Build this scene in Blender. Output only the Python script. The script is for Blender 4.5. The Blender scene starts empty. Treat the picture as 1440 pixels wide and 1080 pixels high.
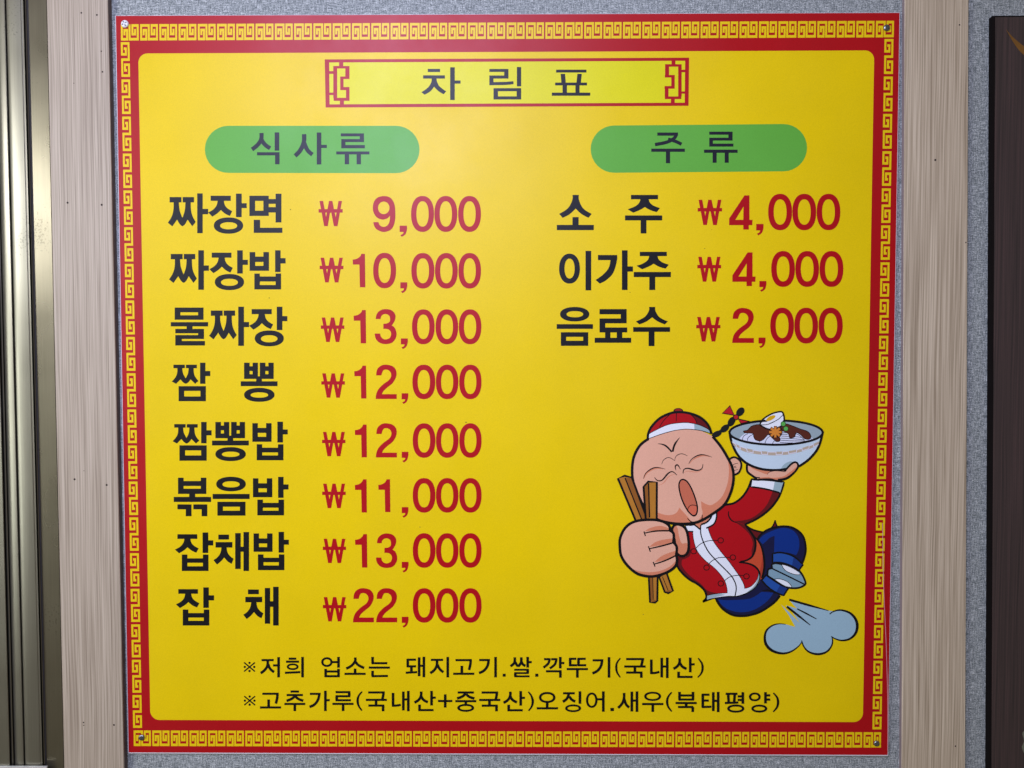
import bpy, bmesh, math, random
from mathutils import Vector, Euler, Matrix
from mathutils.geometry import tessellate_polygon
random.seed(4)
scene = bpy.context.scene
COL = scene.collection

# ------------------------------------------------------------------ camera
cam_data = bpy.data.cameras.new("camera")
cam = bpy.data.objects.new("camera", cam_data)
COL.objects.link(cam)
cam_data.sensor_width = 36.0
cam_data.lens = 27.2
cam_data.clip_start = 0.01
cam_data.clip_end = 50
CAM_LOC = Vector((0.01336378, -0.90225192, 0.03739913))
CAM_ROT = Euler((1.53706732, 0.000539457, 0.007616266), 'XYZ')
cam.location = CAM_LOC
cam.rotation_euler = CAM_ROT
scene.camera = cam

# ------------------------------------------------------------------ light
world = bpy.data.worlds.new("World")
scene.world = world
world.use_nodes = True
bg = world.node_tree.nodes["Background"]
bg.inputs["Strength"].default_value = 0.19
# an ordinary room: pale ceiling and upper walls above, darker floor and furniture below
_tc = world.node_tree.nodes.new("ShaderNodeTexCoord"); _sp = world.node_tree.nodes.new("ShaderNodeSeparateXYZ")
_cr = world.node_tree.nodes.new("ShaderNodeValToRGB"); _mr = world.node_tree.nodes.new("ShaderNodeMapRange")
_mr.inputs[1].default_value = -0.7; _mr.inputs[2].default_value = 0.9
world.node_tree.links.new(_tc.outputs["Generated"], _sp.inputs[0]); world.node_tree.links.new(_sp.outputs["Z"], _mr.inputs[0])
world.node_tree.links.new(_mr.outputs[0], _cr.inputs[0]); world.node_tree.links.new(_cr.outputs[0], bg.inputs["Color"])
_cr.color_ramp.elements[0].color = (0.68, 0.58, 0.34, 1); _cr.color_ramp.elements[1].color = (0.94, 0.80, 0.52, 1)

def area_lamp(name, loc, target, sx, sy, power, color, spread=180):
    d = bpy.data.lights.new(name, 'AREA')
    d.shape = 'RECTANGLE'; d.size = sx; d.size_y = sy
    d.energy = power; d.color = color; d.spread = math.radians(spread)
    o = bpy.data.objects.new(name, d)
    COL.objects.link(o)
    o.location = loc
    o.rotation_euler = (Vector(target) - Vector(loc)).to_track_quat('-Z', 'Y').to_euler()
    return o
area_lamp("window_lamp", (-0.33, -1.30, 0.76), (-0.03, 0, -0.12), 0.62, 0.70, 9.6, (0.60, 0.64, 1.0), 105)
area_lamp("ceiling_lamp", (-1.75, -1.50, 0.53), (-0.4, 0, 0), 0.42, 0.22, 12.0, (0.96, 0.97, 1.0))
area_lamp("side_fill", (-2.5, -1.7, -0.25), (-0.15, 0, -0.1), 0.9, 0.9, 2.5, (0.95, 1.0, 0.97), 80)  # unseen fill, added to brighten the lower left of the board

vs = scene.view_settings
vs.view_transform = 'Standard'; vs.look = 'None'; vs.exposure = 0.0; vs.gamma = 1.0
vs.use_curve_mapping = False

# ------------------------------------------------------------------ measuring
FPX = 1088.0
ROTM = CAM_ROT.to_matrix()
def on_plane(px, py, yplane=0.0):
    """point of the plane y = yplane seen at photo position px, py (1440 x 1080): used to take sizes off the photo"""
    d = ROTM @ Vector(((px - 720) / FPX, (540 - py) / FPX, -1.0))
    t = (yplane - CAM_LOC.y) / d.y
    p = CAM_LOC + d * t
    return p.x, p.z

def lin(c):
    c = c / 255.0
    return c / 12.92 if c <= 0.04045 else ((c + 0.055) / 1.055) ** 2.4
def rgb(r, g, b, k=1.0):
    return (min(lin(r) * k, 0.9), min(lin(g) * k, 0.9), min(lin(b) * k, 0.9), 1)

# ------------------------------------------------------------------ materials
def new_mat(name):
    m = bpy.data.materials.new(name); m.use_nodes = True
    nt = m.node_tree
    return m, nt, nt.nodes["Principled BSDF"]
def N(nt, t, **kw):
    n = nt.nodes.new(t)
    for k, v in kw.items(): setattr(n, k, v)
    return n
_print = {}
PRINT_ROUGH = 0.39
def print_mat(c, k=1.0):
    """ink on the satin laminated sheet"""
    key = (c, k)
    if key in _print: return _print[key]
    m, nt, p = new_mat("print_ink_%d_%d_%d" % c)
    tc = N(nt, "ShaderNodeTexCoord")
    n1 = N(nt, "ShaderNodeTexNoise"); n1.inputs["Scale"].default_value = 1500; n1.inputs["Detail"].default_value = 2
    n2 = N(nt, "ShaderNodeTexNoise"); n2.inputs["Scale"].default_value = 9; n2.inputs["Detail"].default_value = 5
    nt.links.new(tc.outputs["Object"], n1.inputs["Vector"]); nt.links.new(tc.outputs["Object"], n2.inputs["Vector"])
    r1 = N(nt, "ShaderNodeMapRange"); r1.inputs[1].default_value = 0.25; r1.inputs[2].default_value = 0.75
    r1.inputs[3].default_value = 0.93; r1.inputs[4].default_value = 1.07
    r2 = N(nt, "ShaderNodeMapRange"); r2.inputs[1].default_value = 0.3; r2.inputs[2].default_value = 0.7
    r2.inputs[3].default_value = 0.965; r2.inputs[4].default_value = 1.035
    nt.links.new(n1.outputs["Fac"], r1.inputs[0]); nt.links.new(n2.outputs["Fac"], r2.inputs[0])
    mu = N(nt, "ShaderNodeMath", operation='MULTIPLY')
    nt.links.new(r1.outputs[0], mu.inputs[0]); nt.links.new(r2.outputs[0], mu.inputs[1])
    hs = N(nt, "ShaderNodeHueSaturation"); hs.inputs["Color"].default_value = rgb(*c, k)
    nt.links.new(mu.outputs[0], hs.inputs["Value"])
    nt.links.new(hs.outputs["Color"], p.inputs["Base Color"])
    p.inputs["Roughness"].default_value = PRINT_ROUGH
    p.inputs["Specular IOR Level"].default_value = 0.30
    n4 = N(nt, "ShaderNodeTexNoise"); n4.inputs["Scale"].default_value = 6; n4.inputs["Detail"].default_value = 7; n4.inputs["Roughness"].default_value = 0.7
    nt.links.new(tc.outputs["Object"], n4.inputs["Vector"])
    r4 = N(nt, "ShaderNodeMapRange"); r4.inputs[1].default_value = 0.3; r4.inputs[2].default_value = 0.7
    r4.inputs[3].default_value = PRINT_ROUGH - 0.06; r4.inputs[4].default_value = PRINT_ROUGH + 0.08
    nt.links.new(n4.outputs["Fac"], r4.inputs[0]); nt.links.new(r4.outputs[0], p.inputs["Roughness"])
    b = N(nt, "ShaderNodeBump"); b.inputs["Strength"].default_value = 0.12; b.inputs["Distance"].default_value = 0.0004
    n3 = N(nt, "ShaderNodeTexNoise"); n3.inputs["Scale"].default_value = 700; n3.inputs["Detail"].default_value = 3
    nt.links.new(tc.outputs["Object"], n3.inputs["Vector"])
    nt.links.new(n3.outputs["Fac"], b.inputs["Height"]); nt.links.new(b.outputs["Normal"], p.inputs["Normal"])
    _print[key] = m
    return m

def simple_mat(name, c, rough=0.5, metal=0.0, var=0.15, scale=60, stretch=(1, 1, 1)):
    m, nt, p = new_mat(name)
    tc = N(nt, "ShaderNodeTexCoord"); mp = N(nt, "ShaderNodeMapping"); mp.inputs["Scale"].default_value = stretch
    nt.links.new(tc.outputs["Object"], mp.inputs["Vector"])
    n1 = N(nt, "ShaderNodeTexNoise"); n1.inputs["Scale"].default_value = scale; n1.inputs["Detail"].default_value = 6
    nt.links.new(mp.outputs[0], n1.inputs["Vector"])
    r = N(nt, "ShaderNodeMapRange"); r.inputs[1].default_value = .25; r.inputs[2].default_value = .75
    r.inputs[3].default_value = 1 - var; r.inputs[4].default_value = 1 + var
    nt.links.new(n1.outputs["Fac"], r.inputs[0])
    hs = N(nt, "ShaderNodeHueSaturation"); hs.inputs["Color"].default_value = rgb(*c)
    nt.links.new(r.outputs[0], hs.inputs["Value"]); nt.links.new(hs.outputs["Color"], p.inputs["Base Color"])
    p.inputs["Roughness"].default_value = rough; p.inputs["Metallic"].default_value = metal
    return m

def wallpaper_mat():
    m, nt, p = new_mat("woven_wallpaper")
    tc = N(nt, "ShaderNodeTexCoord")
    facs = []
    for sc in ((110, 1, 1250), (1250, 1, 110), (420, 1, 1500), (1200, 1, 700)):
        mp = N(nt, "ShaderNodeMapping"); mp.inputs["Scale"].default_value = sc
        nt.links.new(tc.outputs["Object"], mp.inputs["Vector"])
        n = N(nt, "ShaderNodeTexNoise"); n.inputs["Scale"].default_value = 1.0; n.inputs["Detail"].default_value = 2.5
        nt.links.new(mp.outputs[0], n.inputs["Vector"]); facs.append(n.outputs["Fac"])
    s = facs[0]
    for f in facs[1:]:
        a = N(nt, "ShaderNodeMath", operation='ADD'); nt.links.new(s, a.inputs[0]); nt.links.new(f, a.inputs[1]); s = a.outputs[0]
    r = N(nt, "ShaderNodeMapRange"); r.inputs[1].default_value = 1.73; r.inputs[2].default_value = 2.27
    nt.links.new(s, r.inputs[0])
    cr = N(nt, "ShaderNodeValToRGB")
    e = cr.color_ramp.elements
    e[0].position = 0.0; e[0].color = rgb(100, 107, 105)
    e[1].position = 1.0; e[1].color = rgb(210, 214, 208)
    x = e.new(0.5); x.color = rgb(152, 158, 155)
    nt.links.new(r.outputs[0], cr.inputs[0])
    big = N(nt, "ShaderNodeTexNoise"); big.inputs["Scale"].default_value = 5; nt.links.new(tc.outputs["Object"], big.inputs["Vector"])
    br = N(nt, "ShaderNodeMapRange"); br.inputs[3].default_value = 0.9; br.inputs[4].default_value = 1.1
    nt.links.new(big.outputs["Fac"], br.inputs[0])
    hs = N(nt, "ShaderNodeHueSaturation"); nt.links.new(cr.outputs[0], hs.inputs["Color"]); nt.links.new(br.outputs[0], hs.inputs["Value"])
    nt.links.new(hs.outputs[0], p.inputs["Base Color"])
    p.inputs["Roughness"].default_value = 0.75
    b = N(nt, "ShaderNodeBump"); b.inputs["Strength"].default_value = 0.6; b.inputs["Distance"].default_value = 0.0006
    nt.links.new(r.outputs[0], b.inputs["Height"]); nt.links.new(b.outputs["Normal"], p.inputs["Normal"])
    return m

def wood_mat(name, light, mid, dark, rough=0.45, off=0.0):
    m, nt, p = new_mat(name)
    tc = N(nt, "ShaderNodeTexCoord")
    warp = N(nt, "ShaderNodeTexNoise"); warp.inputs["Scale"].default_value = 5; warp.inputs["Detail"].default_value = 2
    nt.links.new(tc.outputs["Object"], warp.inputs["Vector"])
    wm = N(nt, "ShaderNodeVectorMath", operation='SCALE'); wm.inputs["Scale"].default_value = 0.005
    nt.links.new(warp.outputs["Color"], wm.inputs[0])
    ad = N(nt, "ShaderNodeVectorMath", operation='ADD')
    nt.links.new(tc.outputs["Object"], ad.inputs[0]); nt.links.new(wm.outputs[0], ad.inputs[1])
    outs = []
    for sc, det in (((520, 1, 4.5), 2), ((1000, 1, 8), 3), ((190, 1, 2), 2)):
        mp = N(nt, "ShaderNodeMapping"); mp.inputs["Scale"].default_value = sc
        mp.inputs["Location"].default_value = (off, 0, off * 3)
        nt.links.new(ad.outputs[0], mp.inputs["Vector"])
        n = N(nt, "ShaderNodeTexNoise"); n.inputs["Scale"].default_value = 1; n.inputs["Detail"].default_value = det
        nt.links.new(mp.outputs[0], n.inputs["Vector"]); outs.append(n.outputs["Fac"])
    s = None
    for f, w in zip(outs, (0.44, 0.44, 0.12)):
        mu = N(nt, "ShaderNodeMath", operation='MULTIPLY'); mu.inputs[1].default_value = w; nt.links.new(f, mu.inputs[0])
        if s is None: s = mu.outputs[0]
        else:
            a = N(nt, "ShaderNodeMath", operation='ADD'); nt.links.new(s, a.inputs[0]); nt.links.new(mu.outputs[0], a.inputs[1]); s = a.outputs[0]
    cr = N(nt, "ShaderNodeValToRGB"); e = cr.color_ramp.elements
    e[0].position = 0.39; e[0].color = rgb(*dark); e[1].position = 0.61; e[1].color = rgb(*light)
    x = e.new(0.5); x.color = rgb(*mid)
    nt.links.new(s, cr.inputs[0]); nt.links.new(cr.outputs[0], p.inputs["Base Color"])
    p.inputs["Roughness"].default_value = rough
    b = N(nt, "ShaderNodeBump"); b.inputs["Strength"].default_value = 0.25; b.inputs["Distance"].default_value = 0.0005
    nt.links.new(s, b.inputs["Height"]); nt.links.new(b.outputs["Normal"], p.inputs["Normal"])
    return m

def brushed_mat(name, c, rough=0.33):
    m, nt, p = new_mat(name)
    tc = N(nt, "ShaderNodeTexCoord")
    mp = N(nt, "ShaderNodeMapping"); mp.inputs["Scale"].default_value = (900, 900, 12)
    nt.links.new(tc.outputs["Object"], mp.inputs["Vector"])
    n = N(nt, "ShaderNodeTexNoise"); n.inputs["Scale"].default_value = 1; n.inputs["Detail"].default_value = 3
    nt.links.new(mp.outputs[0], n.inputs["Vector"])
    sp = N(nt, "ShaderNodeTexNoise"); sp.inputs["Scale"].default_value = 420; sp.inputs["Detail"].default_value = 2
    nt.links.new(tc.outputs["Object"], sp.inputs["Vector"])
    area = N(nt, "ShaderNodeTexNoise"); area.inputs["Scale"].default_value = 14; nt.links.new(tc.outputs["Object"], area.inputs["Vector"])
    sa = N(nt, "ShaderNodeMath", operation='MULTIPLY'); nt.links.new(sp.outputs["Fac"], sa.inputs[0]); nt.links.new(area.outputs["Fac"], sa.inputs[1])
    st = N(nt, "ShaderNodeMapRange"); st.inputs[1].default_value = 0.385; st.inputs[2].default_value = 0.43
    st.inputs[3].default_value = 1.0; st.inputs[4].default_value = 0.7
    nt.links.new(sa.outputs[0], st.inputs[0])
    r = N(nt, "ShaderNodeMapRange"); r.inputs[3].default_value = 0.85; r.inputs[4].default_value = 1.12
    nt.links.new(n.outputs["Fac"], r.inputs[0])
    mu = N(nt, "ShaderNodeMath", operation='MULTIPLY'); nt.links.new(r.outputs[0], mu.inputs[0]); nt.links.new(st.outputs[0], mu.inputs[1])
    hs = N(nt, "ShaderNodeHueSaturation"); hs.inputs["Color"].default_value = rgb(*c)
    nt.links.new(mu.outputs[0], hs.inputs["Value"]); nt.links.new(hs.outputs[0], p.inputs["Base Color"])
    p.inputs["Metallic"].default_value = 0.85; p.inputs["Roughness"].default_value = rough
    rr = N(nt, "ShaderNodeMapRange"); rr.inputs[3].default_value = rough - .06; rr.inputs[4].default_value = rough + .1
    nt.links.new(area.outputs["Fac"], rr.inputs[0]); nt.links.new(rr.outputs[0], p.inputs["Roughness"])
    return m

# ------------------------------------------------------------------ objects
def link(o, parent=None):
    COL.objects.link(o)
    if parent is not None: o.parent = parent
    return o
def thing(name, label, cat, loc, group=None):
    o = bpy.data.objects.new(name, None); o.empty_display_size = 0.05
    COL.objects.link(o); o.location = loc
    o["label"] = label; o["category"] = cat
    if group: o["group"] = group
    return o
def world_of(o):
    v = Vector((0, 0, 0))
    while o is not None: v = v + o.location; o = o.parent
    return v
def mesh_obj(name, verts, faces, mats, parent=None, mi=None, smooth=False):
    off = world_of(parent) if parent is not None else Vector((0, 0, 0))
    me = bpy.data.meshes.new(name)
    me.from_pydata([tuple(Vector(v) - off) for v in verts], [], faces)
    for m in mats: me.materials.append(m)
    if mi: me.polygons.foreach_set("material_index", mi)
    if smooth: me.polygons.foreach_set("use_smooth", [True] * len(me.polygons))
    me.update()
    o = bpy.data.objects.new(name, me)
    return link(o, parent)
def box(name, x0, x1, y0, y1, z0, z1, mat, parent=None, bevel=0.0):
    bm = bmesh.new()
    off = world_of(parent) if parent is not None else Vector((0, 0, 0))
    bmesh.ops.create_cube(bm, size=1)
    for v in bm.verts:
        v.co = Vector(((x0 + x1) / 2 + v.co.x * (x1 - x0), (y0 + y1) / 2 + v.co.y * (y1 - y0), (z0 + z1) / 2 + v.co.z * (z1 - z0))) - off
    if bevel > 0: bmesh.ops.bevel(bm, geom=list(bm.edges), offset=bevel, segments=2, affect='EDGES', profile=0.5)
    me = bpy.data.meshes.new(name); bm.to_mesh(me); bm.free(); me.materials.append(mat)
    return link(bpy.data.objects.new(name, me), parent)

# ------------------------------------------------------------------ flat print
LAYER = [0.0003]
STEP = 2.5e-6
def smooth(pts, closed=False, seg=7):
    """Catmull-Rom; a point given as (x, y, 1) stays a corner"""
    n = len(pts); out = []
    P = [Vector((p[0], p[1])) for p in pts]; C = [len(p) > 2 for p in pts]
    def tan(i):
        if C[i]: return None
        if closed: return (P[(i + 1) % n] - P[(i - 1) % n]) * 0.5
        if i == 0 or i == n - 1: return None
        return (P[i + 1] - P[i - 1]) * 0.5
    rng = range(n if closed else n - 1)
    for i in rng:
        j = (i + 1) % n
        d = P[j] - P[i]
        ta, tb = tan(i), tan(j)
        if ta is None and tb is None:
            out.append(P[i]); continue
        if ta is None: ta = d * 1.0 + (d - tb) * 0.5
        if tb is None: tb = d * 1.0 + (d - ta) * 0.5
        L = d.length
        if ta.length > 1.2 * L: ta = ta * (1.2 * L / ta.length)
        if tb.length > 1.2 * L: tb = tb * (1.2 * L / tb.length)
        for k in range(seg):
            t = k / seg
            h1 = 2*t**3 - 3*t**2 + 1; h2 = t**3 - 2*t**2 + t; h3 = -2*t**3 + 3*t**2; h4 = t**3 - t**2
            out.append(P[i]*h1 + ta*h2 + P[j]*h3 + tb*h4)
    if not closed: out.append(P[-1])
    return [(p.x, p.y) for p in out]

class Ink:
    """collects flat shapes (given in photo pixels through a crop transform) into one printed mesh"""
    def __init__(self, T=(0, 0, 1), level=0.00034):
        self.bold = 1.42 if level is None else 1.0
        if level is not None: LAYER[0] = level
        self.v = []; self.f = []; self.mi = []; self.mats = []; self.T = T
    def at(self, T): self.T = T; return self
    def _m(self, c):
        m = print_mat(c)
        if m not in self.mats: self.mats.append(m)
        return self.mats.index(m)
    def _pt(self, p, y):
        ox, oy, s = self.T
        x, z = on_plane(ox + p[0] / s, oy + p[1] / s, 0.0)
        return (x, y, z)
    def fill(self, c, loops):
        if not isinstance(loops[0][0], (tuple, list)): loops = [loops]
        LAYER[0] += STEP; y = -LAYER[0]
        base = len(self.v)
        flat = [p for l in loops for p in l]
        tris = tessellate_polygon([[Vector((p[0], p[1], 0)) for p in l] for l in loops])
        self.v += [self._pt(p, y) for p in flat]
        k = self._m(c)
        for t in tris:
            a, b, d = (flat[i] for i in t)
            cr = (b[0]-a[0])*(d[1]-a[1]) - (b[1]-a[1])*(d[0]-a[0])
            if abs(cr) < 1e-9: continue
            t = tuple(base + i for i in t)
            self.f.append(t if cr < 0 else t[::-1]); self.mi.append(k)
    def rect(self, c, x0, y0, x1, y1): self.fill(c, [(x0, y0), (x1, y0), (x1, y1), (x0, y1)])
    def blob(self, c, pts): self.fill(c, smooth(pts, True))
    def line(self, c, pts, w, closed=False, taper=(1, 1), sm=True, mid=None):
        p = smooth(pts, closed, 8) if (sm and len(pts) > 2) else [(q[0], q[1]) for q in pts]
        q = [p[0]]
        for a in p[1:]:
            if math.hypot(a[0]-q[-1][0], a[1]-q[-1][1]) > 1e-3: q.append(a)
        p = q; n = len(p)
        L = [0.0]
        for i in range(1, n): L.append(L[-1] + math.hypot(p[i][0]-p[i-1][0], p[i][1]-p[i-1][1]))
        LAYER[0] += STEP; y = -LAYER[0]; base = len(self.v); k = self._m(c)
        for i in range(n):
            if closed: a, b = p[(i-1) % n], p[(i+1) % n]
            else: a, b = p[max(i-1, 0)], p[min(i+1, n-1)]
            dx, dy = b[0]-a[0], b[1]-a[1]; l = math.hypot(dx, dy) or 1
            t = L[i] / (L[-1] or 1)
            ww = w
            if not closed:
                f = taper[0] + (1-taper[0]) * min(1, t / 0.45); g = taper[1] + (1-taper[1]) * min(1, (1-t) / 0.45)
                ww = w * min(f, g)
            if 9 <= w <= 22: ww *= self.bold
            nx, ny = -dy/l*ww/2, dx/l*ww/2
            self.v += [self._pt((p[i][0]+nx, p[i][1]+ny), y), self._pt((p[i][0]-nx, p[i][1]-ny), y)]
        for i in range(n if closed else n-1):
            j = (i+1) % n
            self.f.append((base+2*i, base+2*i+1, base+2*j+1, base+2*j)); self.mi.append(k)
    def oval(self, c, cx, cy, rx, ry, rot=0, e=2.0, n=32): self.fill(c, self._ov(cx, cy, rx, ry, rot, e, n))
    def _ov(self, cx, cy, rx, ry, rot=0, e=2.0, n=40):
        o = []; R = math.radians(rot)
        for i in range(n):
            a = 2*math.pi*i/n; ca, sa = math.cos(a), math.sin(a)
            x = rx*math.copysign(abs(ca)**(2/e), ca); yy = ry*math.copysign(abs(sa)**(2/e), sa)
            o.append((cx + x*math.cos(R) - yy*math.sin(R), cy + x*math.sin(R) + yy*math.cos(R)))
        return o
    def ring(self, c, x0, y0, x1, y1, hx0, hy0, hx1, hy1, e=2.15):
        LAYER[0] += STEP; y = -LAYER[0]; base = len(self.v); k = self._m(c); n = 44
        A = self._ov((x0+x1)/2, (y0+y1)/2, (x1-x0)/2, (y1-y0)/2, 0, e, n)
        B = self._ov((hx0+hx1)/2, (hy0+hy1)/2, (hx1-hx0)/2, (hy1-hy0)/2, 0, e, n)
        for a, b in zip(A, B): self.v += [self._pt(a, y), self._pt(b, y)]
        for i in range(n):
            j = (i+1) % n
            self.f.append((base+2*i, base+2*i+1, base+2*j+1, base+2*j)); self.mi.append(k)
    def cut(self, name, parent=None):
        """close the word drawn so far as one printed mesh and start the next"""
        self.build(name, parent or board)
        self.v = []; self.f = []; self.mi = []; self.mats = []
        LAYER[0] = 0.00034
    def build(self, name, parent):
        o = mesh_obj(name, self.v, self.f, self.mats, parent, self.mi)
        me = o.data
        bm = bmesh.new(); bm.from_mesh(me)
        bm.normal_update()
        fl = [f for f in bm.faces if f.normal.y > 0]
        if fl: bmesh.ops.reverse_faces(bm, faces=fl)
        bm.to_mesh(me); bm.free()
        return o

# ------------------------------------------------------------------ wall and boards
WALL_Y = 0.0035
M_wall = wallpaper_mat()
x0, _ = on_plane(-500, 540, WALL_Y); x1, _ = on_plane(1900, 540, WALL_Y)
_, z1 = on_plane(720, -330, WALL_Y); _, z0 = on_plane(720, 1400, WALL_Y)
wall = box("wall", x0, x1, WALL_Y, WALL_Y + 0.12, z0, z1, M_wall); wall["kind"] = "structure"

def tilted_board(name, label, lt, rt, lb, rb, thick, mats, cat="trim board", group=None, y_back=WALL_Y + 0.0005, top=-260, bot=1340, split=None):
    """a long board whose edges run through the measured x positions at photo y = 0 and y = 1080"""
    yf = WALL_Y - thick
    def X(a, b, py): return a + (b - a) * py / 1080.0
    pt = {}
    for k, (a, b) in (("l", (lt, lb)), ("r", (rt, rb))):
        for nm, py in (("t", top), ("b", bot)): pt[k + nm] = on_plane(X(a, b, py), py, yf)
    loc = on_plane(X((lt+rt)/2, (lb+rb)/2, bot), bot, yf)
    root = thing(name, label, cat, (loc[0], WALL_Y, loc[1]), group)
    V = []; q = [pt["lb"], pt["rb"], pt["rt"], pt["lt"]]
    bev = 0.0006
    cx = sum(a[0] for a in q)/4; cz = sum(a[1] for a in q)/4
    front = [(a[0] - math.copysign(bev, a[0]-cx), yf, a[1] - math.copysign(bev, a[1]-cz)) for a in q]
    edge = [(a[0], yf + bev, a[1]) for a in q]; back = [(a[0], y_back, a[1]) for a in q]
    mesh_obj("face_panel", front + edge, [(0, 1, 2, 3)] + [(i, i+4, (i+1) % 4 + 4, (i+1) % 4) for i in range(4)], [mats[0]], root)
    mesh_obj("edge_band", [(v[0], v[1], v[2]) for v in edge] + back, [(i, i+4, (i+1) % 4 + 4, (i+1) % 4) for i in range(4)] + [(7, 6, 5, 4)], [mats[1]], root)
    return root, yf

M_wood = wood_mat("pale_oak_laminate", (202, 187, 163), (182, 166, 143), (146, 130, 109))
M_wood2 = wood_mat("pale_oak_laminate_b", (220, 203, 173), (194, 176, 147), (156, 138, 112), off=3.7)
M_edge = simple_mat("brown_edge_band", (104, 84, 74), 0.5, 0, 0.12, 30, (1, 1, 0.1))
M_edge2 = simple_mat("rosy_edge_band", (150, 132, 130), 0.5, 0, 0.12, 30, (1, 1, 0.1))
left_board, YL = tilted_board("wooden_board", "pale oak laminate board on the wall left of the menu, beside the brass-coloured door frame",
    65.5, 151.5, 90.0, 174.5, 0.0085, (M_wood, M_edge), group="wooden boards framing the menu")
right_board, YR = tilted_board("wooden_board", "pale oak laminate board on the wall between the menu and the dark plaque",
    1272.5, 1362.3, 1268.0, 1357.5, 0.0062, (M_wood2, M_edge2), group="wooden boards framing the menu")
M_hole = simple_mat("nail_hole_dark", (52, 38, 32), 0.8)
def disc(name, px, py, yf, r_px, mat, parent, n=10, squash=1.0):
    x, z = on_plane(px, py, yf); r = r_px * 0.00083
    vs_ = [(x + r*math.cos(2*math.pi*i/n), yf - 0.00012, z + squash*r*math.sin(2*math.pi*i/n)) for i in range(n)]
    vb = [(x + 1.25*(a[0]-x), yf - 0.00001, z + 1.25*(a[2]-z)) for a in vs_]
    return mesh_obj(name, vs_ + vb, [tuple(range(n))] + [(i, i+n, (i+1) % n+n, (i+1) % n) for i in range(n)], [mat], parent)
for (px, py, r) in ((114.3, 18, 1.0), (136.2, 21, 1.0), (142.5, 72, .8), (144, 101, 1.0), (103.8, 117, .5), (95, 285, 1.2), (143, 288, 1.2), (104.8, 674, 1.2), (118, 662, .5), (150, 682, 1.2), (117.6, 1016, .9), (117.8, 1020, .7), (160.3, 1019.5, 1.1)):
    disc("nail_hole", px, py, YL, r, M_hole, left_board)
for (px, py, r) in ((1349.3, 35, .9), (1315.3, 225, 1.2), (1358.3, 341, .8), (1343.7, 1049.3, .9)):
    disc("nail_hole", px, py, YR, r, M_hole, right_board)

# dark plaque at the right
M_dark = wood_mat("dark_lacquered_wood", (78, 60, 57), (66, 53, 50), (52, 43, 41), rough=0.5, off=1.3)
M_gold = simple_mat("old_gold_paint", (128, 88, 36), 0.5, 0.2)
M_blk = simple_mat("black_edge", (16, 11, 9), 0.95)
M_blk.node_tree.nodes["Principled BSDF"].inputs["Specular IOR Level"].default_value = 0.15
M_pale = simple_mat("pale_olive_paint", (110, 112, 92), 0.6)
plx, plz = on_plane(1600, 1340, WALL_Y - 0.008)
plaque = thing("wall_plaque", "dark brown lacquered plaque with a gold brush curve, right of the oak boards", "plaque", (plx, WALL_Y, plz))
PY = WALL_Y - 0.0085
tl = on_plane(1393.0, 21.5, PY); bl = on_plane(1386.3, 1340, PY)
tr = (tl[0] + 0.42, tl[1] + 0.002); br = (tl[0] + 0.42, bl[1])
tl = (tl[0] + 0.0032, tl[1]); bl = (bl[0] + 0.0032, bl[1])
q = [bl, br, tr, tl]; b_ = 0.0022
mesh_obj("face_panel", [(bl[0]+b_, PY, bl[1]+b_), (br[0]-b_, PY, br[1]+b_), (tr[0]-b_, PY, tr[1]-b_), (tl[0]+b_, PY, tl[1]-b_)], [(0, 1, 2, 3)], [M_dark], plaque)
inner = [(bl[0]+b_, PY, bl[1]+b_), (br[0]-b_, PY, br[1]+b_), (tr[0]-b_, PY, tr[1]-b_), (tl[0]+b_, PY, tl[1]-b_)]
mesh_obj("edge_band", inner + [(a[0], PY + 0.0015, a[1]) for a in q] + [(a[0], WALL_Y + .0005, a[1]) for a in q],
    [(i, i+4, (i+1) % 4+4, (i+1) % 4) for i in range(4)] + [(i+4, i+8, (i+1) % 4+8, (i+1) % 4+4) for i in range(4)], [M_blk], plaque)
def plate_shape(name, pts, mat, parent, y, t=0.0002):
    P = [on_plane(p[0], p[1], y) for p in pts]; n = len(P)
    tris = tessellate_polygon([[Vector((p[0], p[1], 0)) for p in P]])
    f = []
    for t3 in tris:
        a, b, c = (P[i] for i in t3)
        f.append(t3 if (b[0]-a[0])*(c[1]-a[1])-(b[1]-a[1])*(c[0]-a[0]) > 0 else t3[::-1])
    f += [(i, (i+1) % n, (i+1) % n+n, i+n) for i in range(n)]
    return mesh_obj(name, [(p[0], y - t, p[1]) for p in P] + [(p[0], y + .0001, p[1]) for p in P], f, [mat], parent)
plate_shape("gold_stroke", smooth([(1414.5, 41, 1), (1422, 50), (1432, 59), (1446, 69), (1470, 80), (1500, 86, 1), (1478, 88), (1452, 84), (1436, 74), (1424, 58)], True, 5), M_gold, plaque, PY)
plate_shape("pale_mark", smooth([(1438, 1030), (1450, 1026), (1466, 1040), (1460, 1062), (1445, 1064), (1437, 1052), (1440, 1042)], True, 4), M_pale, plaque, PY)

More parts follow.
